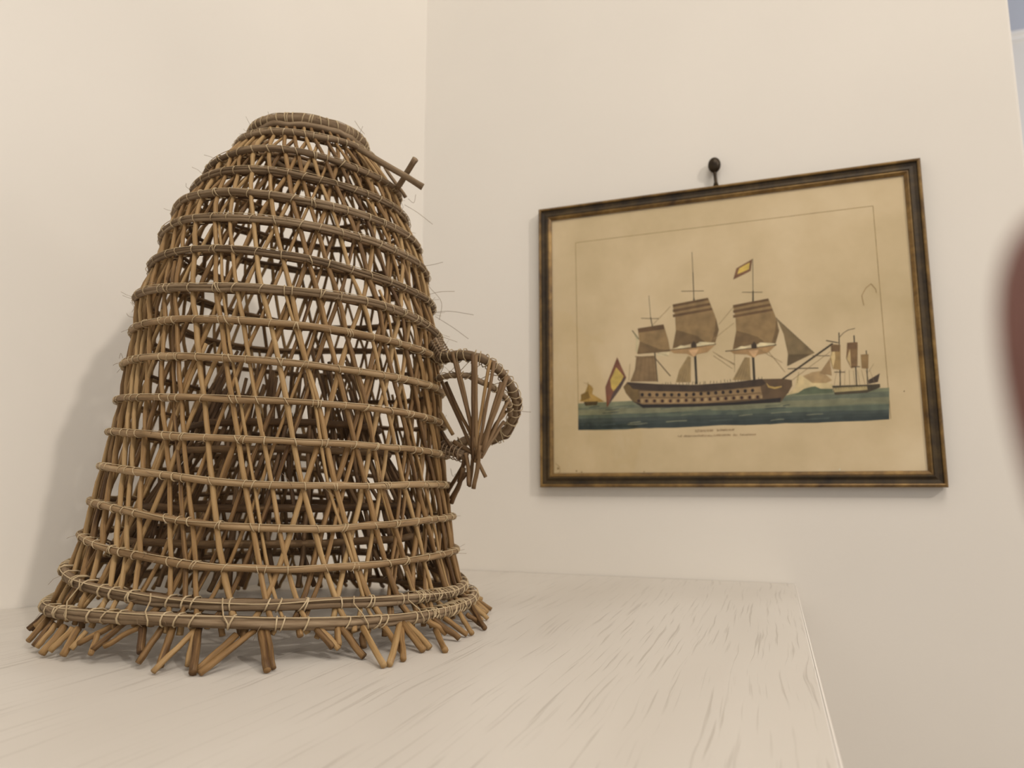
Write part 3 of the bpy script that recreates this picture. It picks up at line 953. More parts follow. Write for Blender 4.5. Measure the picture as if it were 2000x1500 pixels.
ART = [  # flat shapes of the print, plus one painted glint: colour, outline in millimetres on the sheet, line width (0 = filled)
    ((150,126,92), [(-213.5,88.6),(-214.5,386.2),(213.0,388.9),(215.1,90.6)], 0.88),
    ((122,126,106), [(-213.8,128.2),(-176.2,128.7),(-139.5,128.7),(-103.6,129.9),(-68.5,129.9),(-34.1,130.4),(-0.5,130.9),(32.4,131.1),(64.6,131.2),(96.2,131.5),(127.1,131.7),(157.4,132.1),(187.0,132.2),(216.1,132.7),(213.2,90.0),(184.3,89.2),(154.8,90.2),(124.6,87.9),(93.9,88.2),(62.6,89.9),(30.6,89.9),(-2.2,88.3),(-35.6,88.6),(-69.8,87.5),(-104.7,89.4),(-140.5,86.3),(-177.0,88.3),(-214.3,87.1)], 0),
    ((104,110,98), [(-213.9,121.0),(-176.3,121.7),(-139.6,122.8),(-103.8,122.7),(-68.7,123.4),(-34.3,124.0),(-0.7,124.6),(32.2,125.2),(64.4,125.3),(95.9,126.1),(126.8,126.7),(157.0,126.8),(186.7,127.3),(215.8,127.8),(213.2,90.0),(184.4,91.0),(154.8,89.8),(124.8,90.7),(94.0,89.2),(62.7,90.3),(30.5,87.6),(-2.2,88.5),(-35.7,87.1),(-69.8,87.1),(-104.7,88.9),(-140.5,87.5),(-177.0,88.6),(-214.3,87.1)], 0),
    ((124,124,104), [(-213.9,117.9),(-176.4,118.0),(-139.8,118.0),(-103.9,118.7),(-68.8,118.6),(-34.5,118.4),(-1.0,118.6),(31.9,119.6),(64.1,119.7),(95.6,120.1),(126.4,119.8),(156.7,120.4),(186.2,120.1),(215.3,120.2),(214.7,111.3),(185.7,112.2),(156.1,111.2),(125.9,110.2),(95.1,111.4),(63.6,110.8),(31.5,111.1),(-1.3,110.0),(-34.8,111.6),(-69.1,109.6),(-104.2,109.1),(-139.9,110.3),(-176.6,108.8),(-214.0,109.1)], 0),
    ((90,98,90), [(-214.0,109.9),(-176.6,109.4),(-139.9,109.9),(-104.1,109.4),(-69.1,109.7),(-34.9,109.7),(-1.3,110.2),(31.5,109.4),(63.6,110.5),(95.1,110.2),(125.9,110.0),(156.0,109.6),(185.6,110.2),(214.6,109.9),(213.2,90.0),(184.2,88.7),(154.8,88.7),(124.6,88.0),(94.0,89.4),(62.5,87.5),(30.6,90.2),(-2.2,88.9),(-35.6,89.9),(-69.8,87.7),(-104.7,88.9),(-140.5,85.9),(-177.0,86.1),(-214.3,87.1)], 0),
    ((70,78,76), [(-214.1,104.4),(-176.7,104.6),(-140.1,103.7),(-104.3,104.4),(-69.3,103.5),(-35.1,103.8),(-1.6,103.6),(31.2,103.3),(63.3,103.5),(94.7,103.6),(125.5,103.6),(155.7,103.7),(185.1,102.9),(214.1,103.0),(213.2,90.0),(184.4,90.5),(154.8,90.3),(124.7,90.1),(94.0,88.9),(62.6,88.7),(30.5,88.3),(-2.2,89.2),(-35.6,88.6),(-69.8,88.8),(-104.8,86.6),(-140.4,88.7),(-177.0,87.5),(-214.3,87.1)], 0),
    ((60,68,68), [(-214.2,98.9),(-176.8,98.4),(-140.2,99.1),(-104.4,98.5),(-69.4,99.4),(-35.2,99.3),(-1.8,98.8),(31.0,98.9),(63.1,99.0),(94.5,99.1),(125.2,98.8),(155.4,99.0),(184.9,98.6),(213.8,98.9),(213.2,90.0),(184.3,89.1),(154.8,88.7),(124.7,88.7),(94.0,90.6),(62.5,87.9),(30.5,87.5),(-2.2,88.8),(-35.7,87.2),(-69.9,86.4),(-104.7,87.3),(-140.5,87.3),(-177.0,87.3),(-214.3,87.1)], 0),
    ((52,60,62), [(-214.2,93.4),(-176.9,94.0),(-140.3,93.3),(-104.6,93.8),(-69.6,93.6),(-35.4,93.4),(-2.0,94.0),(30.8,94.2),(62.9,94.8),(94.3,94.6),(125.0,94.5),(155.1,94.4),(184.6,94.4),(213.5,94.8),(213.2,90.0),(184.3,89.6),(154.9,90.4),(124.6,88.0),(94.0,88.9),(62.7,90.5),(30.5,87.4),(-2.2,88.7),(-35.6,89.2),(-69.8,86.7),(-104.7,88.5),(-140.4,89.0),(-177.0,87.7),(-214.3,87.1)], 0),
    ((128,130,112), [(25.6,101.2),(33.1,102.1),(40.6,102.5)], 1.1),
    ((60,70,74), [(-196.5,121.0),(-188.4,122.6),(-180.4,122.4)], 0.99),
    ((60,70,74), [(-11.4,102.8),(-3.9,103.0),(3.7,104.1)], 1.03),
    ((80,90,88), [(106.7,92.9),(115.0,93.4),(123.3,94.1)], 0.87),
    ((128,130,112), [(-17.3,119.6),(-6.6,120.7),(4.1,120.7)], 0.89),
    ((60,70,74), [(-39.5,92.6),(-23.6,92.8),(-7.8,93.5)], 0.9),
    ((80,90,88), [(-34.4,110.2),(-25.1,111.2),(-15.9,111.4)], 1.09),
    ((128,130,112), [(-106.6,109.9),(-96.2,111.1),(-85.9,111.1)], 1.13),
    ((128,130,112), [(65.2,103.2),(79.0,104.2),(92.7,104.1)], 1),
    ((60,70,74), [(-116.8,106.1),(-111.1,107.3),(-105.4,107.7)], 1),
    ((128,130,112), [(12.4,109.7),(25.9,110.0),(39.3,110.5)], 0.94),
    ((128,130,112), [(-58.8,104.8),(-50.4,106.0),(-42.1,106.1)], 0.75),
    ((128,130,112), [(123.1,115.9),(127.3,116.5),(131.5,117.3)], 1.16),
    ((60,70,74), [(-4.1,104.7),(1.0,106.1),(6.1,106.2)], 0.8),
    ((128,130,112), [(-160.4,118.6),(-148.6,119.0),(-136.8,119.6)], 1.4),
    ((128,130,112), [(21.8,101.2),(29.0,101.9),(36.2,102.5)], 1.3),
    ((60,70,74), [(149.0,99.4),(156.5,99.6),(164.1,100.6)], 1.17),
    ((80,90,88), [(58.1,113.4),(68.4,113.8),(78.7,114.5)], 0.79),
    ((80,90,88), [(113.7,93.0),(126.8,93.6),(139.8,93.9)], 1.02),
    ((128,130,112), [(-129.1,113.3),(-121.0,114.6),(-113.1,114.6)], 1),
    ((128,130,112), [(-126.8,120.9),(-110.9,120.7),(-95.2,121.6)], 0.67),
    ((80,90,88), [(-88.3,115.2),(-80.4,116.4),(-72.5,116.5)], 1.02),
    ((128,130,112), [(64.2,93.0),(73.2,94.4),(82.0,94.3)], 1.03),
    ((128,130,112), [(142.6,119.7),(155.2,120.6),(167.7,120.4)], 0.78),
    ((60,70,74), [(79.3,95.3),(87.1,95.8),(94.9,96.6)], 1.2),
    ((60,70,74), [(125.7,97.4),(130.5,98.0),(135.3,98.9)], 1.31),
    ((60,70,74), [(-51.0,99.7),(-45.0,100.0),(-38.9,101.1)], 0.98),
    ((128,130,112), [(-137.6,93.5),(-122.8,93.5),(-108.2,94.6)], 1.14),
    ((128,130,112), [(-135.0,95.6),(-126.5,96.5),(-118.1,97.0)], 1.2),
    ((128,130,112), [(-80.9,95.7),(-65.8,96.6),(-50.8,96.6)], 1.38),
    ((80,90,88), [(119.8,101.9),(130.2,102.5),(140.5,102.9)], 0.98),
    ((60,70,74), [(-162.9,94.7),(-151.3,96.1),(-139.8,95.9)], 0.97),
    ((80,90,88), [(-18.8,95.7),(-3.2,95.8),(12.4,96.5)], 1.2),
    ((128,130,112), [(-184.5,120.7),(-170.0,121.4),(-155.7,121.6)], 1.27),
    ((80,90,88), [(-3.2,107.4),(5.4,108.3),(13.9,108.7)], 0.7),
    ((80,90,88), [(-177.6,93.0),(-167.0,93.8),(-156.6,94.3)], 0.7),
    ((60,70,74), [(-171.3,116.6),(-160.9,116.6),(-150.5,117.8)], 1.13),
    ((60,70,74), [(-77.9,108.6),(-68.6,109.0),(-59.3,109.9)], 0.86),
    ((128,130,112), [(-137.3,115.7),(-129.6,116.9),(-121.9,117.1)], 0.65),
    ((128,130,112), [(171.8,118.1),(176.4,118.8),(181.0,119.4)], 1.28),
    ((60,70,74), [(81.3,112.9),(85.9,114.0),(90.4,114.3)], 1.24),
    ((128,130,112), [(111.1,99.2),(121.9,100.0),(132.6,100.2)], 0.85),
    ((128,130,112), [(169.7,118.1),(175.1,119.6),(180.4,119.4)], 1.26),
    ((60,70,74), [(-175.6,111.7),(-163.3,112.0),(-151.0,112.8)], 1.04),
    ((60,70,74), [(-174.0,94.5),(-160.3,94.9),(-146.7,95.6)], 1.03),
    ((60,70,74), [(57.6,110.0),(71.3,110.7),(84.8,110.7)], 1.32),
    ((206,186,150), [(84.9,127.6),(97.9,137.0),(102.4,156.1),(111.1,151.8),(121.2,143.6),(135.2,144.8),(147.1,140.4),(145.8,132.9),(110.0,132.6)], 0),
    ((172,146,112), [(109.4,153.8),(122.0,158.9),(134.4,160.1),(146.5,146.1),(138.6,142.7),(121.2,143.6)], 0),
    ((96,104,86), [(97.4,127.8),(110.2,136.1),(119.1,138.3),(124.4,138.8),(131.2,135.1),(146.7,134.4),(146.4,128.7)], 0),
    ((98,78,58), [(-137.1,157.4),(-90.0,152.0),(-36.1,148.3),(16.2,149.8),(55.3,152.6),(83.9,151.7),(95.0,149.1),(95.0,141.0),(89.4,131.5),(78.4,118.4),(14.8,116.8),(-45.4,116.4),(-114.3,117.5),(-129.1,127.8),(-139.6,141.3),(-143.1,150.7)], 0),
    ((118,96,62), [(-142.7,150.2),(-137.1,154.7),(-120.1,145.2),(-118.5,123.0),(-129.1,128.7),(-139.6,141.3)], 0),
    ((66,52,42), [(-137.5,157.8),(-90.0,152.4),(-36.1,148.5),(16.2,150.0),(55.3,153.0),(60.7,146.1),(54.8,142.9),(-24.3,138.7),(-90.3,141.7),(-128.7,146.7)], 0),
    ((146,120,90), [(-119.0,143.4),(-24.3,137.0),(52.9,141.8),(55.0,125.9),(-24.9,120.9),(-117.4,123.0)], 0),
    ((110,88,64), [(-120.3,134.4),(-24.6,129.9),(52.5,133.6),(52.8,131.9),(-24.7,128.2),(-120.0,132.6)], 0),
    ((42,36,34), [(-128.0,127.8),(-114.2,122.9),(-45.3,121.0),(14.9,120.7),(79.7,124.8),(78.0,118.4),(14.8,116.8),(-45.4,116.4),(-114.3,117.5)], 0),
    ((186,158,98), [(60.8,147.1),(64.4,142.5),(71.9,140.1),(81.5,141.6),(81.0,139.6),(71.8,137.6),(63.3,140.0)], 0),
    ((44,34,30), [(-112.1,137.3),(-113.6,134.7),(-116.4,134.8),(-117.7,137.5),(-116.2,140.1),(-113.4,140.0)], 0),
    ((44,34,30), [(-101.2,136.8),(-102.6,134.2),(-105.4,134.4),(-106.7,137.0),(-105.3,139.6),(-102.5,139.5)], 0),
    ((44,34,30), [(-90.3,136.3),(-91.8,133.8),(-94.5,133.9),(-95.8,136.6),(-94.4,139.1),(-91.6,139.0)], 0),
    ((44,34,30), [(-79.6,135.8),(-81.0,133.3),(-83.7,133.4),(-85.0,136.1),(-83.6,138.6),(-80.8,138.5)], 0),
    ((44,34,30), [(-68.8,135.4),(-70.3,132.9),(-73.0,133.0),(-74.3,135.6),(-72.8,138.1),(-70.1,138.0)], 0),
    ((44,34,30), [(-58.2,134.9),(-59.6,132.4),(-62.3,132.5),(-63.6,135.1),(-62.2,137.7),(-59.5,137.6)], 0),
    ((44,34,30), [(-47.7,134.5),(-49.1,131.9),(-51.7,132.1),(-53.0,134.7),(-51.6,137.2),(-48.9,137.1)], 0),
    ((44,34,30), [(-37.1,134.7),(-38.6,132.2),(-41.2,132.3),(-42.4,134.9),(-41.0,137.4),(-38.4,137.3)], 0),
    ((44,34,30), [(-26.7,134.9),(-28.1,132.5),(-30.7,132.6),(-32.0,135.2),(-30.6,137.7),(-27.9,137.6)], 0),
    ((44,34,30), [(-16.3,135.2),(-17.7,132.7),(-20.3,132.8),(-21.6,135.4),(-20.2,137.9),(-17.5,137.8)], 0),
    ((44,34,30), [(-6.0,135.4),(-7.4,133.0),(-10.0,133.1),(-11.2,135.7),(-9.8,138.1),(-7.2,138.0)], 0),
    ((44,34,30), [(4.2,135.7),(2.8,133.2),(0.2,133.3),(-0.9,135.9),(0.4,138.4),(3.0,138.3)], 0),
    ((44,34,30), [(14.4,135.9),(13.0,133.4),(10.4,133.6),(9.3,136.1),(10.6,138.6),(13.2,138.5)], 0),
    ((44,34,30), [(24.5,136.1),(23.1,133.7),(20.6,133.8),(19.4,136.4),(20.8,138.8),(23.3,138.7)], 0),
    ((44,34,30), [(34.5,136.4),(33.2,133.9),(30.6,134.0),(29.5,136.6),(30.8,139.0),(33.4,138.9)], 0),
    ((44,34,30), [(44.5,136.6),(43.1,134.2),(40.6,134.3),(39.5,136.8),(40.8,139.3),(43.4,139.2)], 0),
    ((62,40,34), [(-117.9,128.2),(-119.3,125.8),(-121.8,125.9),(-123.1,128.4),(-121.7,130.8),(-119.1,130.7)], 0),
    ((166,142,110), [(-116.6,130.8),(-113.1,130.8),(-113.3,125.9),(-116.7,125.6)], 0),
    ((62,40,34), [(-106.1,127.7),(-107.5,125.4),(-110.0,125.5),(-111.2,127.9),(-109.9,130.3),(-107.3,130.2)], 0),
    ((166,142,110), [(-104.8,130.3),(-101.4,130.3),(-101.5,125.4),(-104.9,125.1)], 0),
    ((62,40,34), [(-94.4,127.3),(-95.7,124.9),(-98.3,125.0),(-99.5,127.5),(-98.1,129.8),(-95.6,129.7)], 0),
    ((166,142,110), [(-93.1,129.8),(-89.7,129.8),(-89.8,124.9),(-93.2,124.6)], 0),
    ((62,40,34), [(-82.8,126.8),(-84.1,124.4),(-86.6,124.5),(-87.8,127.0),(-86.5,129.3),(-84.0,129.2)], 0),
    ((166,142,110), [(-81.4,129.3),(-78.1,129.4),(-78.2,124.5),(-81.6,124.2)], 0),
    ((62,40,34), [(-71.2,126.3),(-72.5,124.0),(-75.0,124.1),(-76.2,126.5),(-74.9,128.9),(-72.4,128.8)], 0),
    ((166,142,110), [(-69.9,128.8),(-66.6,128.9),(-66.7,124.0),(-70.0,123.7)], 0),
    ((62,40,34), [(-59.7,126.1),(-61.1,123.8),(-63.5,123.9),(-64.7,126.3),(-63.4,128.7),(-60.9,128.6)], 0),
    ((166,142,110), [(-58.4,128.6),(-55.1,128.7),(-55.3,123.8),(-58.6,123.5)], 0),
    ((62,40,34), [(-48.4,126.2),(-49.7,123.9),(-52.1,124.0),(-53.3,126.4),(-52.0,128.8),(-49.5,128.7)], 0),
    ((166,142,110), [(-47.0,128.7),(-43.8,128.8),(-43.9,123.9),(-47.2,123.6)], 0),
    ((62,40,34), [(-37.0,126.3),(-38.3,124.0),(-40.8,124.1),(-41.9,126.5),(-40.6,128.8),(-38.2,128.8)], 0),
    ((166,142,110), [(-35.7,128.8),(-32.5,128.9),(-32.6,124.0),(-35.9,123.8)], 0),
    ((62,40,34), [(-25.8,126.4),(-27.1,124.1),(-29.5,124.2),(-30.7,126.6),(-29.4,128.9),(-26.9,128.8)], 0),
    ((166,142,110), [(-24.5,128.9),(-21.3,129.0),(-21.4,124.1),(-24.7,123.9)], 0),
    ((62,40,34), [(-14.7,126.5),(-15.9,124.2),(-18.4,124.3),(-19.5,126.7),(-18.2,129.0),(-15.8,128.9)], 0),
    ((166,142,110), [(-13.4,129.0),(-10.1,129.1),(-10.3,124.3),(-13.5,124.0)], 0),
    ((62,40,34), [(-3.6,126.6),(-4.9,124.3),(-7.3,124.4),(-8.4,126.8),(-7.1,129.1),(-4.7,129.0)], 0),
    ((166,142,110), [(-2.3,129.1),(0.9,129.1),(0.7,124.4),(-2.5,124.1)], 0),
    ((62,40,34), [(7.4,126.7),(6.1,124.4),(3.8,124.5),(2.7,126.9),(3.9,129.2),(6.3,129.1)], 0),
    ((166,142,110), [(8.7,129.2),(11.9,129.2),(11.7,124.5),(8.5,124.2)], 0),
    ((62,40,34), [(18.3,126.8),(17.1,124.5),(14.7,124.6),(13.6,127.0),(14.9,129.3),(17.2,129.2)], 0),
    ((166,142,110), [(19.6,129.2),(22.8,129.3),(22.6,124.6),(19.4,124.3)], 0),
    ((62,40,34), [(29.2,126.9),(27.9,124.6),(25.6,124.7),(24.5,127.1),(25.8,129.4),(28.1,129.3)], 0),
    ((166,142,110), [(30.5,129.3),(33.6,129.4),(33.4,124.7),(30.2,124.4)], 0),
    ((62,40,34), [(39.9,127.0),(38.7,124.7),(36.4,124.8),(35.3,127.2),(36.6,129.5),(38.9,129.4)], 0),
    ((166,142,110), [(41.2,129.4),(44.3,129.5),(44.1,124.8),(41.0,124.5)], 0),
    ((62,40,34), [(50.6,127.1),(49.4,124.8),(47.1,124.9),(46.0,127.3),(47.3,129.5),(49.6,129.5)], 0),
    ((166,142,110), [(51.9,129.5),(55.0,129.6),(54.7,124.9),(51.7,124.6)], 0),
    ((60,48,40), [(-84.6,150.9),(-84.2,153.7)], 0.72),
    ((60,48,40), [(-80.0,150.7),(-79.5,154.9)], 0.72),
    ((60,48,40), [(-76.2,150.5),(-76.5,154.5)], 0.72),
    ((60,48,40), [(-72.2,150.3),(-72.6,155.0)], 0.72),
    ((60,48,40), [(-64.6,149.9),(-65.1,153.0)], 0.72),
    ((60,48,40), [(-60.0,149.7),(-59.4,154.1)], 0.72),
    ((60,48,40), [(-54.7,149.4),(-55.1,153.1)], 0.72),
    ((60,48,40), [(-49.3,149.2),(-48.9,152.2)], 0.72),
    ((60,48,40), [(-46.6,149.1),(-45.9,153.5)], 0.72),
    ((60,48,40), [(-41.0,148.8),(-40.3,153.8)], 0.72),
    ((60,48,40), [(-37.3,148.6),(-37.1,153.3)], 0.72),
    ((60,48,40), [(-30.6,148.8),(-30.0,152.7)], 0.72),
    ((60,48,40), [(-24.9,149.0),(-24.5,153.5)], 0.72),
    ((60,48,40), [(-22.6,149.1),(-22.7,153.2)], 0.72),
    ((60,48,40), [(-15.9,149.4),(-15.1,153.4)], 0.72),
    ((60,48,40), [(-11.1,149.6),(-10.7,152.9)], 0.72),
    ((60,48,40), [(-6.8,149.8),(-6.5,152.7)], 0.72),
    ((60,48,40), [(-1.0,150.0),(-0.9,153.6)], 0.72),
    ((60,48,40), [(4.7,150.2),(4.3,154.6)], 0.72),
    ((60,48,40), [(8.4,150.4),(8.4,153.3)], 0.72),
    ((60,48,40), [(12.4,150.6),(12.2,154.6)], 0.72),
    ((60,48,40), [(19.0,150.8),(19.6,154.9)], 0.72),
    ((60,48,40), [(22.9,151.0),(23.5,155.2)], 0.72),
    ((60,48,40), [(27.1,151.2),(27.5,154.3)], 0.72),
    ((60,48,40), [(30.3,151.3),(30.0,155.1)], 0.72),
    ((60,48,40), [(36.5,151.6),(36.9,155.5)], 0.72),
    ((60,48,40), [(39.9,151.7),(40.0,155.2)], 0.72),
    ((60,48,40), [(45.4,152.0),(45.6,155.7)], 0.72),
    ((60,48,40), [(50.7,152.2),(51.2,155.6)], 0.72),
    ((60,48,40), [(55.6,152.4),(55.2,155.9)], 0.72),
    ((154,132,98), [(-64.8,153.8),(-59.2,171.9),(-45.7,192.6),(-41.9,190.3),(-43.2,152.7)], 0),
    ((154,132,98), [(15.4,153.2),(33.7,185.6),(40.7,184.2),(39.9,151.5)], 0),
    ((120,102,74), [(-60.8,154.6),(-47.2,190.6)], 0.4),
    ((120,102,74), [(18.2,153.0),(34.5,184.5)], 0.4),
    ((120,102,74), [(-56.5,154.4),(-45.8,190.5)], 0.4),
    ((120,102,74), [(22.9,152.8),(36.0,184.5)], 0.4),
    ((120,102,74), [(-52.1,154.2),(-44.4,190.4)], 0.4),
    ((120,102,74), [(27.5,152.5),(37.5,184.4)], 0.4),
    ((120,102,74), [(-47.8,153.9),(-43.0,190.3)], 0.4),
    ((120,102,74), [(32.2,152.3),(39.0,184.3)], 0.4),
    ((62,54,44), [(-100.8,288.9),(-99.1,254.7)], 0.64),
    ((62,54,44), [(-99.1,254.7),(-97.0,241.9)], 1.28),
    ((62,54,44), [(-97.0,241.9),(-91.7,156.1)], 1.76),
    ((62,54,44), [(-34.7,350.4),(-34.4,318.5)], 0.64),
    ((62,54,44), [(-34.4,318.5),(-34.4,278.6)], 1.12),
    ((62,54,44), [(-34.4,278.6),(-35.8,196.0)], 2.24),
    ((62,54,44), [(-35.8,196.0),(-35.1,149.3)], 3.36),
    ((62,54,44), [(51.1,330.3),(49.3,282.2)], 0.72),
    ((62,54,44), [(49.3,282.2),(48.8,271.1)], 1.76),
    ((62,54,44), [(48.8,271.1),(44.9,206.8)], 2.08),
    ((62,54,44), [(44.9,206.8),(45.1,151.3)], 3.36),
    ((96,82,62), [(-113.6,254.6),(-86.9,252.0)], 0.88),
    ((96,82,62), [(-52.3,291.2),(-19.6,288.7)], 0.88),
    ((96,82,62), [(34.1,281.6),(62.2,279.0)], 0.88),
    ((190,178,150), [(-127.5,237.8),(-118.4,226.6),(-120.0,203.5),(-123.1,203.7),(-121.6,222.6)], 0),
    ((62,54,44), [(-127.5,236.8),(-117.5,222.3)], 0.96),
    ((142,118,84), [(-119.1,239.3),(-80.1,242.7),(-74.1,219.2),(-71.3,200.4),(-88.4,201.0),(-117.0,199.5),(-121.1,200.4),(-116.6,218.0)], 0),
    ((104,80,56), [(-119.1,239.3),(-80.1,242.7),(-78.9,235.2),(-117.8,232.5)], 0),
    ((116,94,66), [(-116.5,219.1),(-88.3,205.6),(-71.6,201.4),(-88.4,200.4),(-120.1,199.7)], 0),
    ((136,112,82), [(-122.3,195.7),(-94.6,195.6),(-91.7,156.5),(-132.5,158.2),(-124.8,176.5)], 0),
    ((112,90,64), [(-119.2,195.1),(-127.3,158.9)], 0.48),
    ((112,90,64), [(-113.9,194.7),(-119.5,158.6)], 0.48),
    ((112,90,64), [(-108.5,194.4),(-111.7,158.2)], 0.48),
    ((112,90,64), [(-103.2,194.1),(-104.0,157.8)], 0.48),
    ((112,90,64), [(-97.9,193.7),(-96.3,157.4)], 0.48),
    ((110,86,60), [(-124.3,196.2),(-96.7,193.7)], 0.96),
    ((84,66,46), [(-93.7,191.4),(-72.4,163.4)], 1.28),
    ((214,200,172), [(-90.5,199.5),(-72.3,200.4),(-74.5,193.9),(-90.6,195.4)], 0),
    ((142,118,84), [(-66.0,272.0),(-14.2,277.8),(-5.5,251.2),(-0.6,228.3),(-7.2,206.4),(-38.1,213.6),(-68.1,204.7),(-62.3,230.9),(-62.6,251.8)], 0),
    ((104,80,56), [(-65.6,271.9),(-14.2,277.8),(-13.1,274.2),(-65.3,267.9)], 0),
    ((104,80,56), [(-65.9,264.0),(-11.7,269.7),(-10.7,266.1),(-65.6,260.0)], 0),
    ((104,80,56), [(-66.1,256.4),(-9.3,262.1),(-8.3,258.5),(-65.8,252.4)], 0),
    ((116,94,66), [(-62.0,232.9),(-31.9,221.4),(-16.8,208.0),(-38.2,210.5),(-68.1,204.7)], 0),
    ((116,94,66), [(-4.1,247.0),(-0.6,228.3),(-7.2,206.4),(-13.0,207.8),(-6.4,226.7)], 0),
    ((214,200,172), [(-34.4,208.2),(-28.3,212.3),(-6.7,209.4),(-11.2,204.2),(-28.6,203.7)], 0),
    ((214,200,172), [(-67.2,203.2),(-56.0,208.7),(-42.3,207.1),(-58.3,202.0)], 0),
    ((164,134,98), [(-73.2,203.0),(-38.4,204.8),(-6.9,205.9),(-18.2,195.9),(-31.9,194.1),(-37.9,190.0),(-47.6,195.7),(-66.4,197.6)], 0),
    ((92,74,52), [(-79.2,202.5),(-38.4,204.4),(-5.3,207.3)], 1.28),
    ((70,56,44), [(-41.2,208.7),(-37.1,214.6),(-33.3,209.2),(-33.5,203.7),(-40.8,203.7)], 0),
    ((196,162,128), [(-45.4,201.2),(-30.7,201.4),(-36.0,190.9),(-38.9,191.1)], 0),
    ((142,118,84), [(20.4,263.4),(69.5,269.2),(77.5,243.4),(81.9,221.1),(75.3,199.8),(46.2,206.7),(17.6,198.0),(23.5,223.5),(23.4,243.7)], 0),
    ((104,80,56), [(20.8,263.3),(69.5,269.2),(70.5,265.7),(21.0,259.4)], 0),
    ((104,80,56), [(20.5,255.6),(71.7,261.3),(72.7,257.8),(20.7,251.7)], 0),
    ((104,80,56), [(20.1,248.3),(74.0,253.9),(74.9,250.4),(20.4,244.4)], 0),
    ((116,94,66), [(23.7,225.5),(52.1,214.3),(66.3,201.4),(46.0,203.8),(17.6,198.0)], 0),
    ((116,94,66), [(78.7,239.3),(81.9,221.1),(75.3,199.8),(69.9,201.1),(76.3,219.5)], 0),
    ((214,200,172), [(49.7,201.5),(55.4,205.5),(75.8,202.7),(71.6,197.7),(55.0,197.2)], 0),
    ((214,200,172), [(18.5,196.6),(29.1,201.9),(42.2,200.4),(27.0,195.4)], 0),
    ((164,134,98), [(12.8,196.3),(45.8,198.2),(75.7,199.4),(64.8,189.6),(51.8,187.9),(46.1,183.8),(37.0,189.4),(19.2,191.1)], 0),
    ((92,74,52), [(7.1,195.9),(45.8,197.8),(77.2,200.6)], 1.28),
    ((70,56,44), [(43.2,202.0),(47.2,207.7),(50.6,202.5),(50.4,197.1),(43.5,197.1)], 0),
    ((196,162,128), [(39.1,194.6),(53.0,194.9),(47.9,184.7),(45.2,184.9)], 0),
    ((128,110,82), [(79.6,238.6),(126.2,185.7),(114.4,180.6),(89.7,169.0),(91.8,185.9),(87.6,215.7)], 0),
    ((104,88,64), [(91.8,185.9),(121.7,184.4),(114.4,180.6),(89.7,169.0)], 0),
    ((88,74,56), [(77.9,240.3),(126.2,185.7)], 0.64),
    ((74,62,48), [(82.5,150.9),(150.4,197.6)], 2.56),
    ((74,62,48), [(90.4,165.5),(130.2,164.2)], 1.12),
    ((86,70,52), [(123.3,182.0),(146.0,180.6)], 0.8),
    ((74,62,48), [(142.0,202.4),(157.4,198.1)], 1.28),
    ((140,118,88), [(-69.1,269.1),(-97.4,241.9)], 0.56),
    ((140,118,88), [(-0.3,236.4),(21.8,261.2)], 0.56),
    ((140,118,88), [(-10.5,196.4),(20.0,174.4)], 0.56),
    ((140,118,88), [(-9.8,190.3),(16.1,169.7)], 0.56),
    ((140,118,88), [(-74.5,194.4),(-90.5,199.5)], 0.56),
    ((140,118,88), [(-134.5,160.4),(-131.9,185.3)], 0.56),
    ((140,118,88), [(-8.8,214.6),(20.8,236.8)], 0.56),
    ((140,118,88), [(51.8,196.4),(83.7,174.7)], 0.56),
    ((140,118,88), [(94.9,148.7),(146.3,186.3)], 0.56),
    ((140,118,88), [(80.6,222.2),(79.7,240.2)], 0.56),
    ((140,118,88), [(-3.1,189.9),(19.2,176.5)], 0.56),
    ((140,118,88), [(19.9,194.5),(18.7,164.5)], 0.56),
    ((140,118,88), [(66.3,191.5),(86.6,160.8)], 0.56),
    ((140,118,88), [(101.8,144.5),(104.4,159.9)], 0.56),
    ((124,80,62), [(-151.5,197.0),(-138.2,164.7),(-147.2,150.5),(-168.8,120.1),(-170.7,151.6)], 0),
    ((196,170,96), [(-153.3,181.3),(-142.1,167.0),(-147.1,157.8),(-158.2,144.8),(-161.5,150.2),(-162.7,161.8)], 0),
    ((84,66,62), [(-142.1,164.9),(-138.2,164.7),(-147.3,148.4),(-166.6,123.2),(-160.0,140.7)], 0),
    ((124,90,68), [(50.5,329.9),(47.4,312.5),(37.2,308.0),(22.6,301.8),(27.7,318.3)], 0),
    ((200,174,96), [(46.9,325.3),(45.3,315.2),(28.7,309.1),(31.7,317.9)], 0),
    ((168,138,84), [(-196.9,158.2),(-189.5,150.4),(-191.3,142.0),(-172.8,129.7),(-186.6,128.8),(-211.3,131.2),(-202.5,144.6)], 0),
    ((128,104,62), [(-209.0,141.8),(-198.1,146.6),(-194.0,135.8),(-209.1,131.2)], 0),
    ((78,66,48), [(-204.8,130.3),(-182.4,130.3),(-184.6,124.3),(-202.3,124.3)], 0),
    ((120,96,60), [(-197.4,127.5),(-197.9,161.4)], 0.56),
    ((150,124,82), [(-204.4,160.7),(-190.5,153.6)], 0.48),
    ((62,54,44), [(159.1,212.4),(156.4,138.1)], 1.28),
    ((62,54,44), [(177.7,207.2),(176.7,138.0)], 1.44),
    ((62,54,44), [(191.5,185.3),(190.2,138.3)], 1.12),
    ((150,124,86), [(151.2,196.6),(159.8,195.0),(158.2,159.8),(148.4,162.2),(145.7,176.8)], 0),
    ((200,178,138), [(146.7,178.6),(152.0,195.6),(152.3,176.3),(148.7,162.8)], 0),
    ((128,100,70), [(168.5,196.8),(181.6,196.4),(179.2,163.3),(171.4,161.5),(166.0,175.5)], 0),
    ((196,172,132), [(166.7,175.5),(171.4,188.5),(171.5,162.8)], 0),
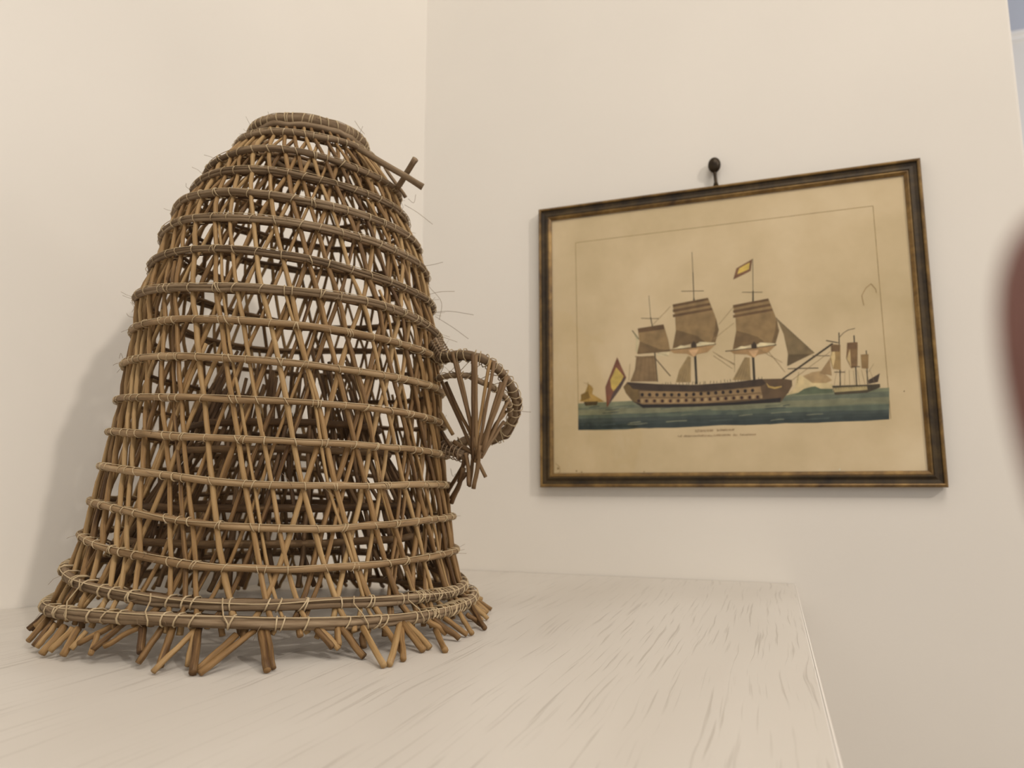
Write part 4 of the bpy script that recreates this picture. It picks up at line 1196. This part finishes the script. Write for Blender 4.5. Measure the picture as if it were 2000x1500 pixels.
    ((140,114,78), [(184.4,179.7),(194.0,179.8),(192.4,159.8),(184.4,160.8)], 0),
    ((118,90,64), [(168.5,197.3),(181.3,197.4),(180.7,187.9),(168.4,187.8)], 0),
    ((112,88,62), [(147.7,195.9),(159.8,195.0),(158.4,185.5),(147.7,186.2)], 0),
    ((156,130,98), [(145.4,176.8),(146.4,152.8),(131.6,157.4)], 0),
    ((70,56,46), [(191.1,143.9),(206.1,152.8),(202.9,141.0),(191.4,139.0)], 0),
    ((70,56,44), [(149.8,157.4),(163.5,156.6)], 0.96),
    ((70,56,44), [(171.6,163.8),(182.5,163.1)], 0.96),
    ((134,112,84), [(148.7,138.8),(153.4,160.0)], 0.32),
    ((134,112,84), [(155.2,138.5),(158.5,159.8)], 0.32),
    ((134,112,84), [(161.7,138.2),(163.6,159.5)], 0.32),
    ((134,112,84), [(168.1,137.9),(168.7,159.2)], 0.32),
    ((134,112,84), [(174.5,137.6),(173.8,158.9)], 0.32),
    ((134,112,84), [(180.9,137.3),(178.9,158.6)], 0.32),
    ((134,112,84), [(187.3,137.0),(183.9,158.4)], 0.32),
    ((134,112,84), [(193.6,136.7),(189.0,158.1)], 0.32),
    ((134,112,84), [(199.9,136.3),(194.0,157.8)], 0.32),
    ((90,74,56), [(158.6,204.7),(164.2,211.1),(170.5,215.1),(179.5,216.7)], 0.72),
    ((130,108,80), [(192.1,155.1),(199.5,165.9)], 0.4),
    ((76,66,50), [(146.1,138.6),(191.0,137.9),(205.2,138.3),(205.2,133.5),(188.6,127.2),(148.8,125.9)], 0),
    ((168,152,116), [(147.1,135.5),(189.2,135.7),(189.6,130.9),(148.5,129.3)], 0),
    ((80,64,48), [(150.1,134.2),(151.2,134.1)], 0.72),
    ((80,64,48), [(153.4,134.2),(154.4,134.2)], 0.72),
    ((80,64,48), [(156.7,134.3),(157.7,134.2)], 0.72),
    ((80,64,48), [(159.9,134.3),(160.9,134.3)], 0.72),
    ((80,64,48), [(163.1,134.3),(164.2,134.3)], 0.72),
    ((80,64,48), [(166.4,134.4),(167.4,134.3)], 0.72),
    ((80,64,48), [(169.6,134.4),(170.6,134.4)], 0.72),
    ((80,64,48), [(172.8,134.5),(173.8,134.4)], 0.72),
    ((80,64,48), [(176.0,134.5),(177.0,134.4)], 0.72),
    ((80,64,48), [(179.2,134.5),(180.2,134.5)], 0.72),
    ((80,64,48), [(182.4,134.6),(183.4,134.5)], 0.72),
    ((80,64,48), [(185.6,134.6),(186.6,134.6)], 0.72),
    ((158,132,96), [(192.7,248.3),(190.8,262.0),(196.3,272.2),(203.4,277.9),(208.8,269.6),(209.0,264.2)], 0.8),
    ((120,96,66), [(257.5,92.6),(256.8,91.4),(255.5,91.4),(254.9,92.7),(255.6,94.0),(256.9,93.9)], 0),
    ((120,96,66), [(234.2,127.0),(233.8,126.2),(233.0,126.3),(232.7,127.0),(233.1,127.8),(233.9,127.8)], 0),
    ((120,96,66), [(-245.1,28.8),(-245.9,27.5),(-247.5,27.5),(-248.3,28.8),(-247.5,30.2),(-245.9,30.2)], 0),
    ((120,96,66), [(-216.4,24.7),(-217.0,23.7),(-218.2,23.7),(-218.8,24.7),(-218.2,25.7),(-217.0,25.7)], 0),
    ((120,96,66), [(-208.6,23.1),(-209.1,22.2),(-210.1,22.2),(-210.6,23.1),(-210.1,24.0),(-209.1,24.0)], 0),
    ((120,96,66), [(-114.1,23.2),(-114.6,22.4),(-115.5,22.4),(-115.9,23.2),(-115.4,24.0),(-114.5,23.9)], 0),
    ((226,220,206), [(149.9,24.0),(149.2,22.8),(148.0,22.8),(147.4,24.0),(148.1,25.2),(149.4,25.2)], 0),  # small reflection on the glass, painted onto the sheet
    ((140,112,78), [(-250.7,36.7),(-244.2,31.2),(-243.5,23.3),(-248.4,21.0)], 0.56),
    ((138,112,84), [(-39.5,79.4),(-38.8,83.3)], 0.6),
    ((138,112,84), [(-37.6,79.4),(-37.7,82.3)], 0.6),
    ((138,112,84), [(-37.6,79.5),(-36.0,79.5)], 0.48),
    ((138,112,84), [(-35.7,79.5),(-35.2,83.5)], 0.6),
    ((138,112,84), [(-35.5,83.5),(-34.0,83.0)], 0.48),
    ((138,112,84), [(-33.8,79.5),(-33.9,81.9)], 0.6),
    ((138,112,84), [(-31.9,79.5),(-31.7,83.4)], 0.6),
    ((138,112,84), [(-31.8,82.5),(-30.4,79.7)], 0.48),
    ((138,112,84), [(-30.1,79.5),(-30.1,82.1)], 0.6),
    ((138,112,84), [(-30.0,82.1),(-28.4,81.1)], 0.48),
    ((138,112,84), [(-28.2,79.6),(-28.1,82.6)], 0.6),
    ((138,112,84), [(-28.1,81.8),(-26.5,82.0)], 0.48),
    ((138,112,84), [(-26.3,79.6),(-26.1,82.6)], 0.6),
    ((138,112,84), [(-26.3,79.7),(-24.7,79.9)], 0.48),
    ((138,112,84), [(-24.5,79.6),(-24.4,82.7)], 0.6),
    ((138,112,84), [(-22.6,79.7),(-22.2,83.5)], 0.6),
    ((138,112,84), [(-22.6,80.3),(-21.0,80.1)], 0.48),
    ((138,112,84), [(-20.7,79.7),(-20.6,83.2)], 0.6),
    ((138,112,84), [(-18.9,79.7),(-18.4,83.6)], 0.6),
    ((138,112,84), [(-18.9,79.9),(-17.2,81.7)], 0.48),
    ((138,112,84), [(-17.0,79.7),(-17.2,83.2)], 0.6),
    ((138,112,84), [(-17.0,80.3),(-15.4,81.6)], 0.48),
    ((138,112,84), [(-15.2,79.8),(-14.9,83.7)], 0.6),
    ((138,112,84), [(-8.6,79.9),(-8.6,83.5)], 0.6),
    ((138,112,84), [(-8.6,81.8),(-7.1,80.3)], 0.48),
    ((138,112,84), [(-6.8,79.9),(-6.9,82.3)], 0.6),
    ((138,112,84), [(-5.0,79.9),(-4.6,83.1)], 0.6),
    ((138,112,84), [(-3.1,79.9),(-3.1,83.5)], 0.6),
    ((138,112,84), [(-3.1,80.3),(-1.4,83.2)], 0.48),
    ((138,112,84), [(-1.3,80.0),(-0.7,82.2)], 0.6),
    ((138,112,84), [(-1.3,80.2),(0.4,82.1)], 0.48),
    ((138,112,84), [(0.6,80.0),(0.6,82.7)], 0.6),
    ((138,112,84), [(0.6,80.9),(2.2,82.5)], 0.48),
    ((138,112,84), [(2.4,80.0),(2.5,83.2)], 0.6),
    ((138,112,84), [(2.5,82.0),(4.0,81.7)], 0.48),
    ((138,112,84), [(4.2,80.0),(4.9,83.1)], 0.6),
    ((138,112,84), [(6.1,80.1),(6.4,82.6)], 0.6),
    ((138,112,84), [(7.9,80.1),(8.4,82.8)], 0.6),
    ((138,112,84), [(8.0,82.4),(9.5,81.4)], 0.48),
    ((138,112,84), [(9.7,80.1),(9.7,82.6)], 0.6),
    ((138,112,84), [(11.5,80.1),(12.0,82.7)], 0.6),
    ((138,112,84), [(11.6,81.8),(13.1,81.9)], 0.48),
    ((138,112,84), [(13.3,80.2),(13.2,83.5)], 0.6),
    ((138,112,84), [(13.4,80.4),(15.0,83.0)], 0.48),
    ((138,112,84), [(-63.7,72.6),(-64.0,75.4)], 0.6),
    ((138,112,84), [(-61.8,72.6),(-61.2,74.8)], 0.6),
    ((138,112,84), [(-61.8,73.9),(-60.2,73.6)], 0.48),
    ((138,112,84), [(-59.9,72.6),(-59.4,75.6)], 0.6),
    ((138,112,84), [(-59.8,75.5),(-58.2,75.0)], 0.48),
    ((138,112,84), [(-55.7,72.6),(-55.1,74.8)], 0.6),
    ((138,112,84), [(-55.6,73.7),(-54.0,74.2)], 0.48),
    ((138,112,84), [(-53.8,72.6),(-53.4,75.8)], 0.6),
    ((138,112,84), [(-53.7,74.9),(-52.1,74.0)], 0.48),
    ((138,112,84), [(-51.9,72.6),(-51.9,75.0)], 0.6),
    ((138,112,84), [(-51.8,74.7),(-50.2,74.9)], 0.48),
    ((138,112,84), [(-50.0,72.6),(-49.5,74.9)], 0.6),
    ((138,112,84), [(-50.0,73.2),(-48.4,73.1)], 0.48),
    ((138,112,84), [(-48.1,72.6),(-48.0,75.4)], 0.6),
    ((138,112,84), [(-46.2,72.6),(-45.7,75.1)], 0.6),
    ((138,112,84), [(-46.1,74.8),(-44.6,74.5)], 0.48),
    ((138,112,84), [(-43.3,72.6),(-43.5,74.9)], 0.6),
    ((138,112,84), [(-41.4,72.6),(-41.6,75.6)], 0.6),
    ((138,112,84), [(-41.4,74.6),(-39.8,73.9)], 0.48),
    ((138,112,84), [(-39.5,72.6),(-39.0,74.9)], 0.6),
    ((138,112,84), [(-37.7,72.7),(-37.8,74.7)], 0.6),
    ((138,112,84), [(-35.8,72.7),(-35.6,75.5)], 0.6),
    ((138,112,84), [(-35.7,75.3),(-34.1,75.4)], 0.48),
    ((138,112,84), [(-33.9,72.7),(-33.8,75.5)], 0.6),
    ((138,112,84), [(-32.1,72.7),(-31.6,75.2)], 0.6),
    ((138,112,84), [(-32.0,73.4),(-30.4,73.2)], 0.48),
    ((138,112,84), [(-30.2,72.7),(-29.8,76.0)], 0.6),
    ((138,112,84), [(-30.2,73.5),(-28.5,74.6)], 0.48),
    ((138,112,84), [(-28.3,72.7),(-28.5,75.8)], 0.6),
    ((138,112,84), [(-26.4,72.7),(-26.6,75.1)], 0.6),
    ((138,112,84), [(-26.4,73.0),(-24.9,73.3)], 0.48),
    ((138,112,84), [(-24.6,72.7),(-24.4,75.5)], 0.6),
    ((138,112,84), [(-22.7,72.7),(-22.2,74.7)], 0.6),
    ((138,112,84), [(-22.7,73.9),(-21.2,72.7)], 0.48),
    ((138,112,84), [(-20.9,72.7),(-20.3,75.3)], 0.6),
    ((138,112,84), [(-20.9,73.1),(-19.3,73.5)], 0.48),
    ((138,112,84), [(-19.0,72.7),(-18.7,74.7)], 0.6),
    ((138,112,84), [(-17.2,72.7),(-17.4,74.6)], 0.6),
    ((138,112,84), [(-17.1,73.1),(-15.6,72.7)], 0.48),
    ((138,112,84), [(-13.9,72.7),(-14.0,75.1)], 0.6),
    ((138,112,84), [(-12.0,72.7),(-12.1,75.2)], 0.6),
    ((138,112,84), [(-10.2,72.8),(-9.6,75.0)], 0.6),
    ((138,112,84), [(-10.1,74.6),(-8.6,74.5)], 0.48),
    ((138,112,84), [(-8.4,72.8),(-8.2,75.5)], 0.6),
    ((138,112,84), [(-8.2,75.4),(-6.7,74.5)], 0.48),
    ((138,112,84), [(-6.5,72.8),(-6.2,75.9)], 0.6),
    ((138,112,84), [(-6.5,73.5),(-4.9,74.2)], 0.48),
    ((138,112,84), [(-4.7,72.8),(-4.4,76.0)], 0.6),
    ((138,112,84), [(-2.8,72.8),(-2.4,75.6)], 0.6),
    ((138,112,84), [(-1.0,72.8),(-0.8,75.2)], 0.6),
    ((138,112,84), [(-0.9,74.8),(0.6,75.1)], 0.48),
    ((138,112,84), [(0.8,72.8),(0.8,75.5)], 0.6),
    ((138,112,84), [(0.9,75.1),(2.4,74.5)], 0.48),
    ((138,112,84), [(2.7,72.8),(3.3,75.9)], 0.6),
    ((138,112,84), [(5.2,72.8),(5.2,75.7)], 0.6),
    ((138,112,84), [(5.3,75.4),(6.8,74.1)], 0.48),
    ((138,112,84), [(7.0,72.8),(7.1,75.4)], 0.6),
    ((138,112,84), [(8.8,72.8),(9.2,75.7)], 0.6),
    ((138,112,84), [(12.9,72.8),(13.3,74.7)], 0.6),
    ((138,112,84), [(14.7,72.8),(14.6,76.0)], 0.6),
    ((138,112,84), [(14.7,73.3),(16.3,73.5)], 0.48),
    ((138,112,84), [(16.5,72.9),(16.7,74.8)], 0.6),
    ((138,112,84), [(18.3,72.9),(18.5,74.9)], 0.6),
    ((138,112,84), [(22.6,72.9),(23.0,76.1)], 0.6),
    ((138,112,84), [(24.4,72.9),(24.5,74.9)], 0.6),
    ((138,112,84), [(24.5,73.8),(26.0,73.9)], 0.48),
    ((138,112,84), [(26.3,72.9),(26.6,75.2)], 0.6),
    ((138,112,84), [(28.1,72.9),(28.0,75.0)], 0.6),
    ((138,112,84), [(29.8,72.9),(30.1,74.7)], 0.6),
    ((138,112,84), [(29.9,73.1),(31.4,74.0)], 0.48),
    ((138,112,84), [(31.6,72.9),(32.0,75.0)], 0.6),
    ((138,112,84), [(33.4,72.9),(33.9,76.1)], 0.6),
    ((138,112,84), [(35.2,72.9),(35.5,74.9)], 0.6),
    ((138,112,84), [(35.3,73.7),(36.8,74.7)], 0.48),
    ((138,112,84), [(37.0,72.9),(37.3,74.9)], 0.6),
    ((138,112,84), [(38.8,72.9),(39.2,74.9)], 0.6),
    ((138,112,84), [(38.8,73.6),(40.4,74.5)], 0.48),
    ((138,112,84), [(40.6,72.9),(41.0,74.8)], 0.6),
    ((138,112,84), [(42.4,73.0),(42.7,75.2)], 0.6),
    ((138,112,84), [(42.4,73.5),(44.0,74.7)], 0.48),
]

INK_GAIN = (1.20, 1.20, 1.10)          # the tints as they are on the paper, without the room's warm light
def ink(c):
    return tuple(min(0.9, x * k) for x, k in zip(lin(c), INK_GAIN))
bm = bmesh.new()
lay = bm.loops.layers.color.new('ink')
y0 = -0.00902
def face(pts, col, y):
    try:
        f = bm.faces.new([bm.verts.new((x, y, z)) for x, z in pts])
    except ValueError:
        return
    f.normal_update()
    if f.normal.y > 0:
        f.normal_flip()
    for l in f.loops:
        l[lay] = (*[x ** (1 / 2.2) if x > 0 else 0 for x in col], 1)
for k, (col, pts, w) in enumerate(ART):
    y = y0 - k * 0.0000012
    c = ink(col)
    P = [(x / 1000, z / 1000) for x, z in pts]
    if w == 0:
        face(P, c, y)
    else:
        for (x0, z0), (x1, z1) in zip(P[:-1], P[1:]):
            d = math.hypot(x1 - x0, z1 - z0) or 1e-6
            nx, nz = -(z1 - z0) / d * w / 2000, (x1 - x0) / d * w / 2000
            face([(x0 - nx, z0 - nz), (x1 - nx, z1 - nz), (x1 + nx, z1 + nz), (x0 + nx, z0 + nz)], c, y)
bmesh.ops.triangulate(bm, faces=bm.faces[:])
me = bpy.data.meshes.new('printed_image')
bm.to_mesh(me)
bm.free()
link('printed_image', me, sheet, (M_ink,))['label'] = 'hand-coloured print of a three-masted warship at sea'
g = Geo()
g.box((-hw + 0.0161, -0.0112, 0.0161), (hw - 0.0161, -0.0098, FH - 0.0161))
g.build('glass_pane', M_glass, pic, smooth=False)

# nail with a flat oval head above the frame
hook = empty('picture_nail', (XC + 0.003, WALL_Y, ZB + FH), 'dark brass nail with oval knob head above the frame', 'nail')
g = Geo()
prof = [(0.0005, 0.0)] + [(0.0094 * math.sin(math.pi * k / 12), 0.0062 * (1 - math.cos(math.pi * k / 12)) / 1.0) for k in range(1, 12)] + [(0.0005, 0.0124)]
g.lathe([(r, h) for r, h in prof], (0, 0, 0), (0, -1, 0), 24)
for v in g.v:
    v.z = v.z * 1.30 + 0.0335
    v.y -= 0.004
g.build('knob_head', M_hook, hook)
g = Geo()
g.tube([Vector((0, -0.010, 0.026)), Vector((0.0004, -0.009, 0.016)), Vector((0.001, -0.0085, 0.0075)), Vector((0.001, -0.0085, 0.0006))], [0.0034, 0.0024, 0.0024, 0.0042], 10)
g.build('stem', M_hook, hook)
g = Geo()
g.tube([Vector((0, 0.0, 0.0355)), Vector((0, -0.006, 0.0355))], 0.0018, 10)
g.build('shank', M_hook, hook)

# ------------------------------------------------------------------ photographer's hand, its index finger reaching past the lens
right = Vector((math.cos(YAW), math.sin(YAW), 0))
fwd = Vector((-math.sin(YAW) * math.cos(PITCH), math.cos(YAW) * math.cos(PITCH), math.sin(PITCH)))
upv = right.cross(fwd)
hand_org = Vector((0, 0, CAM_H)) + right * 0.10 - upv * 0.07 + fwd * 0.02
def hp(x, y, d):
    """right, up and forward of the phone's lens -> hand-local"""
    return Vector((0, 0, CAM_H)) + right * x + upv * y + fwd * d - hand_org
chains = [
    # palm and forearm
    [(hp(0.104, -0.075, 0.010), 0.020), (hp(0.118, -0.115, -0.005), 0.019), (hp(0.140, -0.165, -0.030), 0.024), (hp(0.185, -0.260, -0.090), 0.034)],
    # index finger, tip beside the lens
    [(hp(0.092, -0.050, 0.034), 0.011), (hp(0.074, -0.032, 0.052), 0.0090), (hp(0.0562, -0.016, 0.061), 0.0094), (hp(0.0524, 0.003, 0.063), 0.0092), (hp(0.0514, 0.0185, 0.063), 0.0084)],
    [(hp(0.104, -0.052, 0.030), 0.011), (hp(0.098, -0.030, 0.052), 0.0088), (hp(0.088, -0.006, 0.060), 0.0082), (hp(0.082, 0.014, 0.060), 0.0066)],
    [(hp(0.114, -0.058, 0.026), 0.0105), (hp(0.114, -0.036, 0.048), 0.0084), (hp(0.106, -0.012, 0.056), 0.0078), (hp(0.100, 0.006, 0.056), 0.0062)],
    [(hp(0.122, -0.070, 0.020), 0.0095), (hp(0.128, -0.050, 0.040), 0.0074), (hp(0.122, -0.030, 0.048), 0.0068), (hp(0.116, -0.016, 0.049), 0.0055)],
    # thumb
    [(hp(0.090, -0.080, 0.002), 0.013), (hp(0.078, -0.062, -0.012), 0.0105), (hp(0.072, -0.038, -0.016), 0.0095), (hp(0.070, -0.020, -0.016), 0.0075)],
]
bm = bmesh.new()
sk = bm.verts.layers.skin.verify()
root = None
for ci, ch in enumerate(chains):
    prev = root if ci else None
    for q, (p, r) in enumerate(ch):
        v = bm.verts.new(p)
        v[sk].radius = (r, r * (0.8 if ci == 0 and q < 2 else 1.0))
        if prev is not None:
            bm.edges.new((prev, v))
        prev = v
        if root is None:
            root = v
            v[sk].use_root = True
me = bpy.data.meshes.new('person')
bm.to_mesh(me)
bm.free()
hand = link('person', me, None, (M_skin,))
hand.location = hand_org
hand['label'] = 'blurred reddish fingertip close to the lens at the right edge'
hand['category'] = 'person'
md = hand.modifiers.new('skin', 'SKIN')
md.use_smooth_shade = True
md = hand.modifiers.new('subdivision', 'SUBSURF')
md.levels = 2
md.render_levels = 2
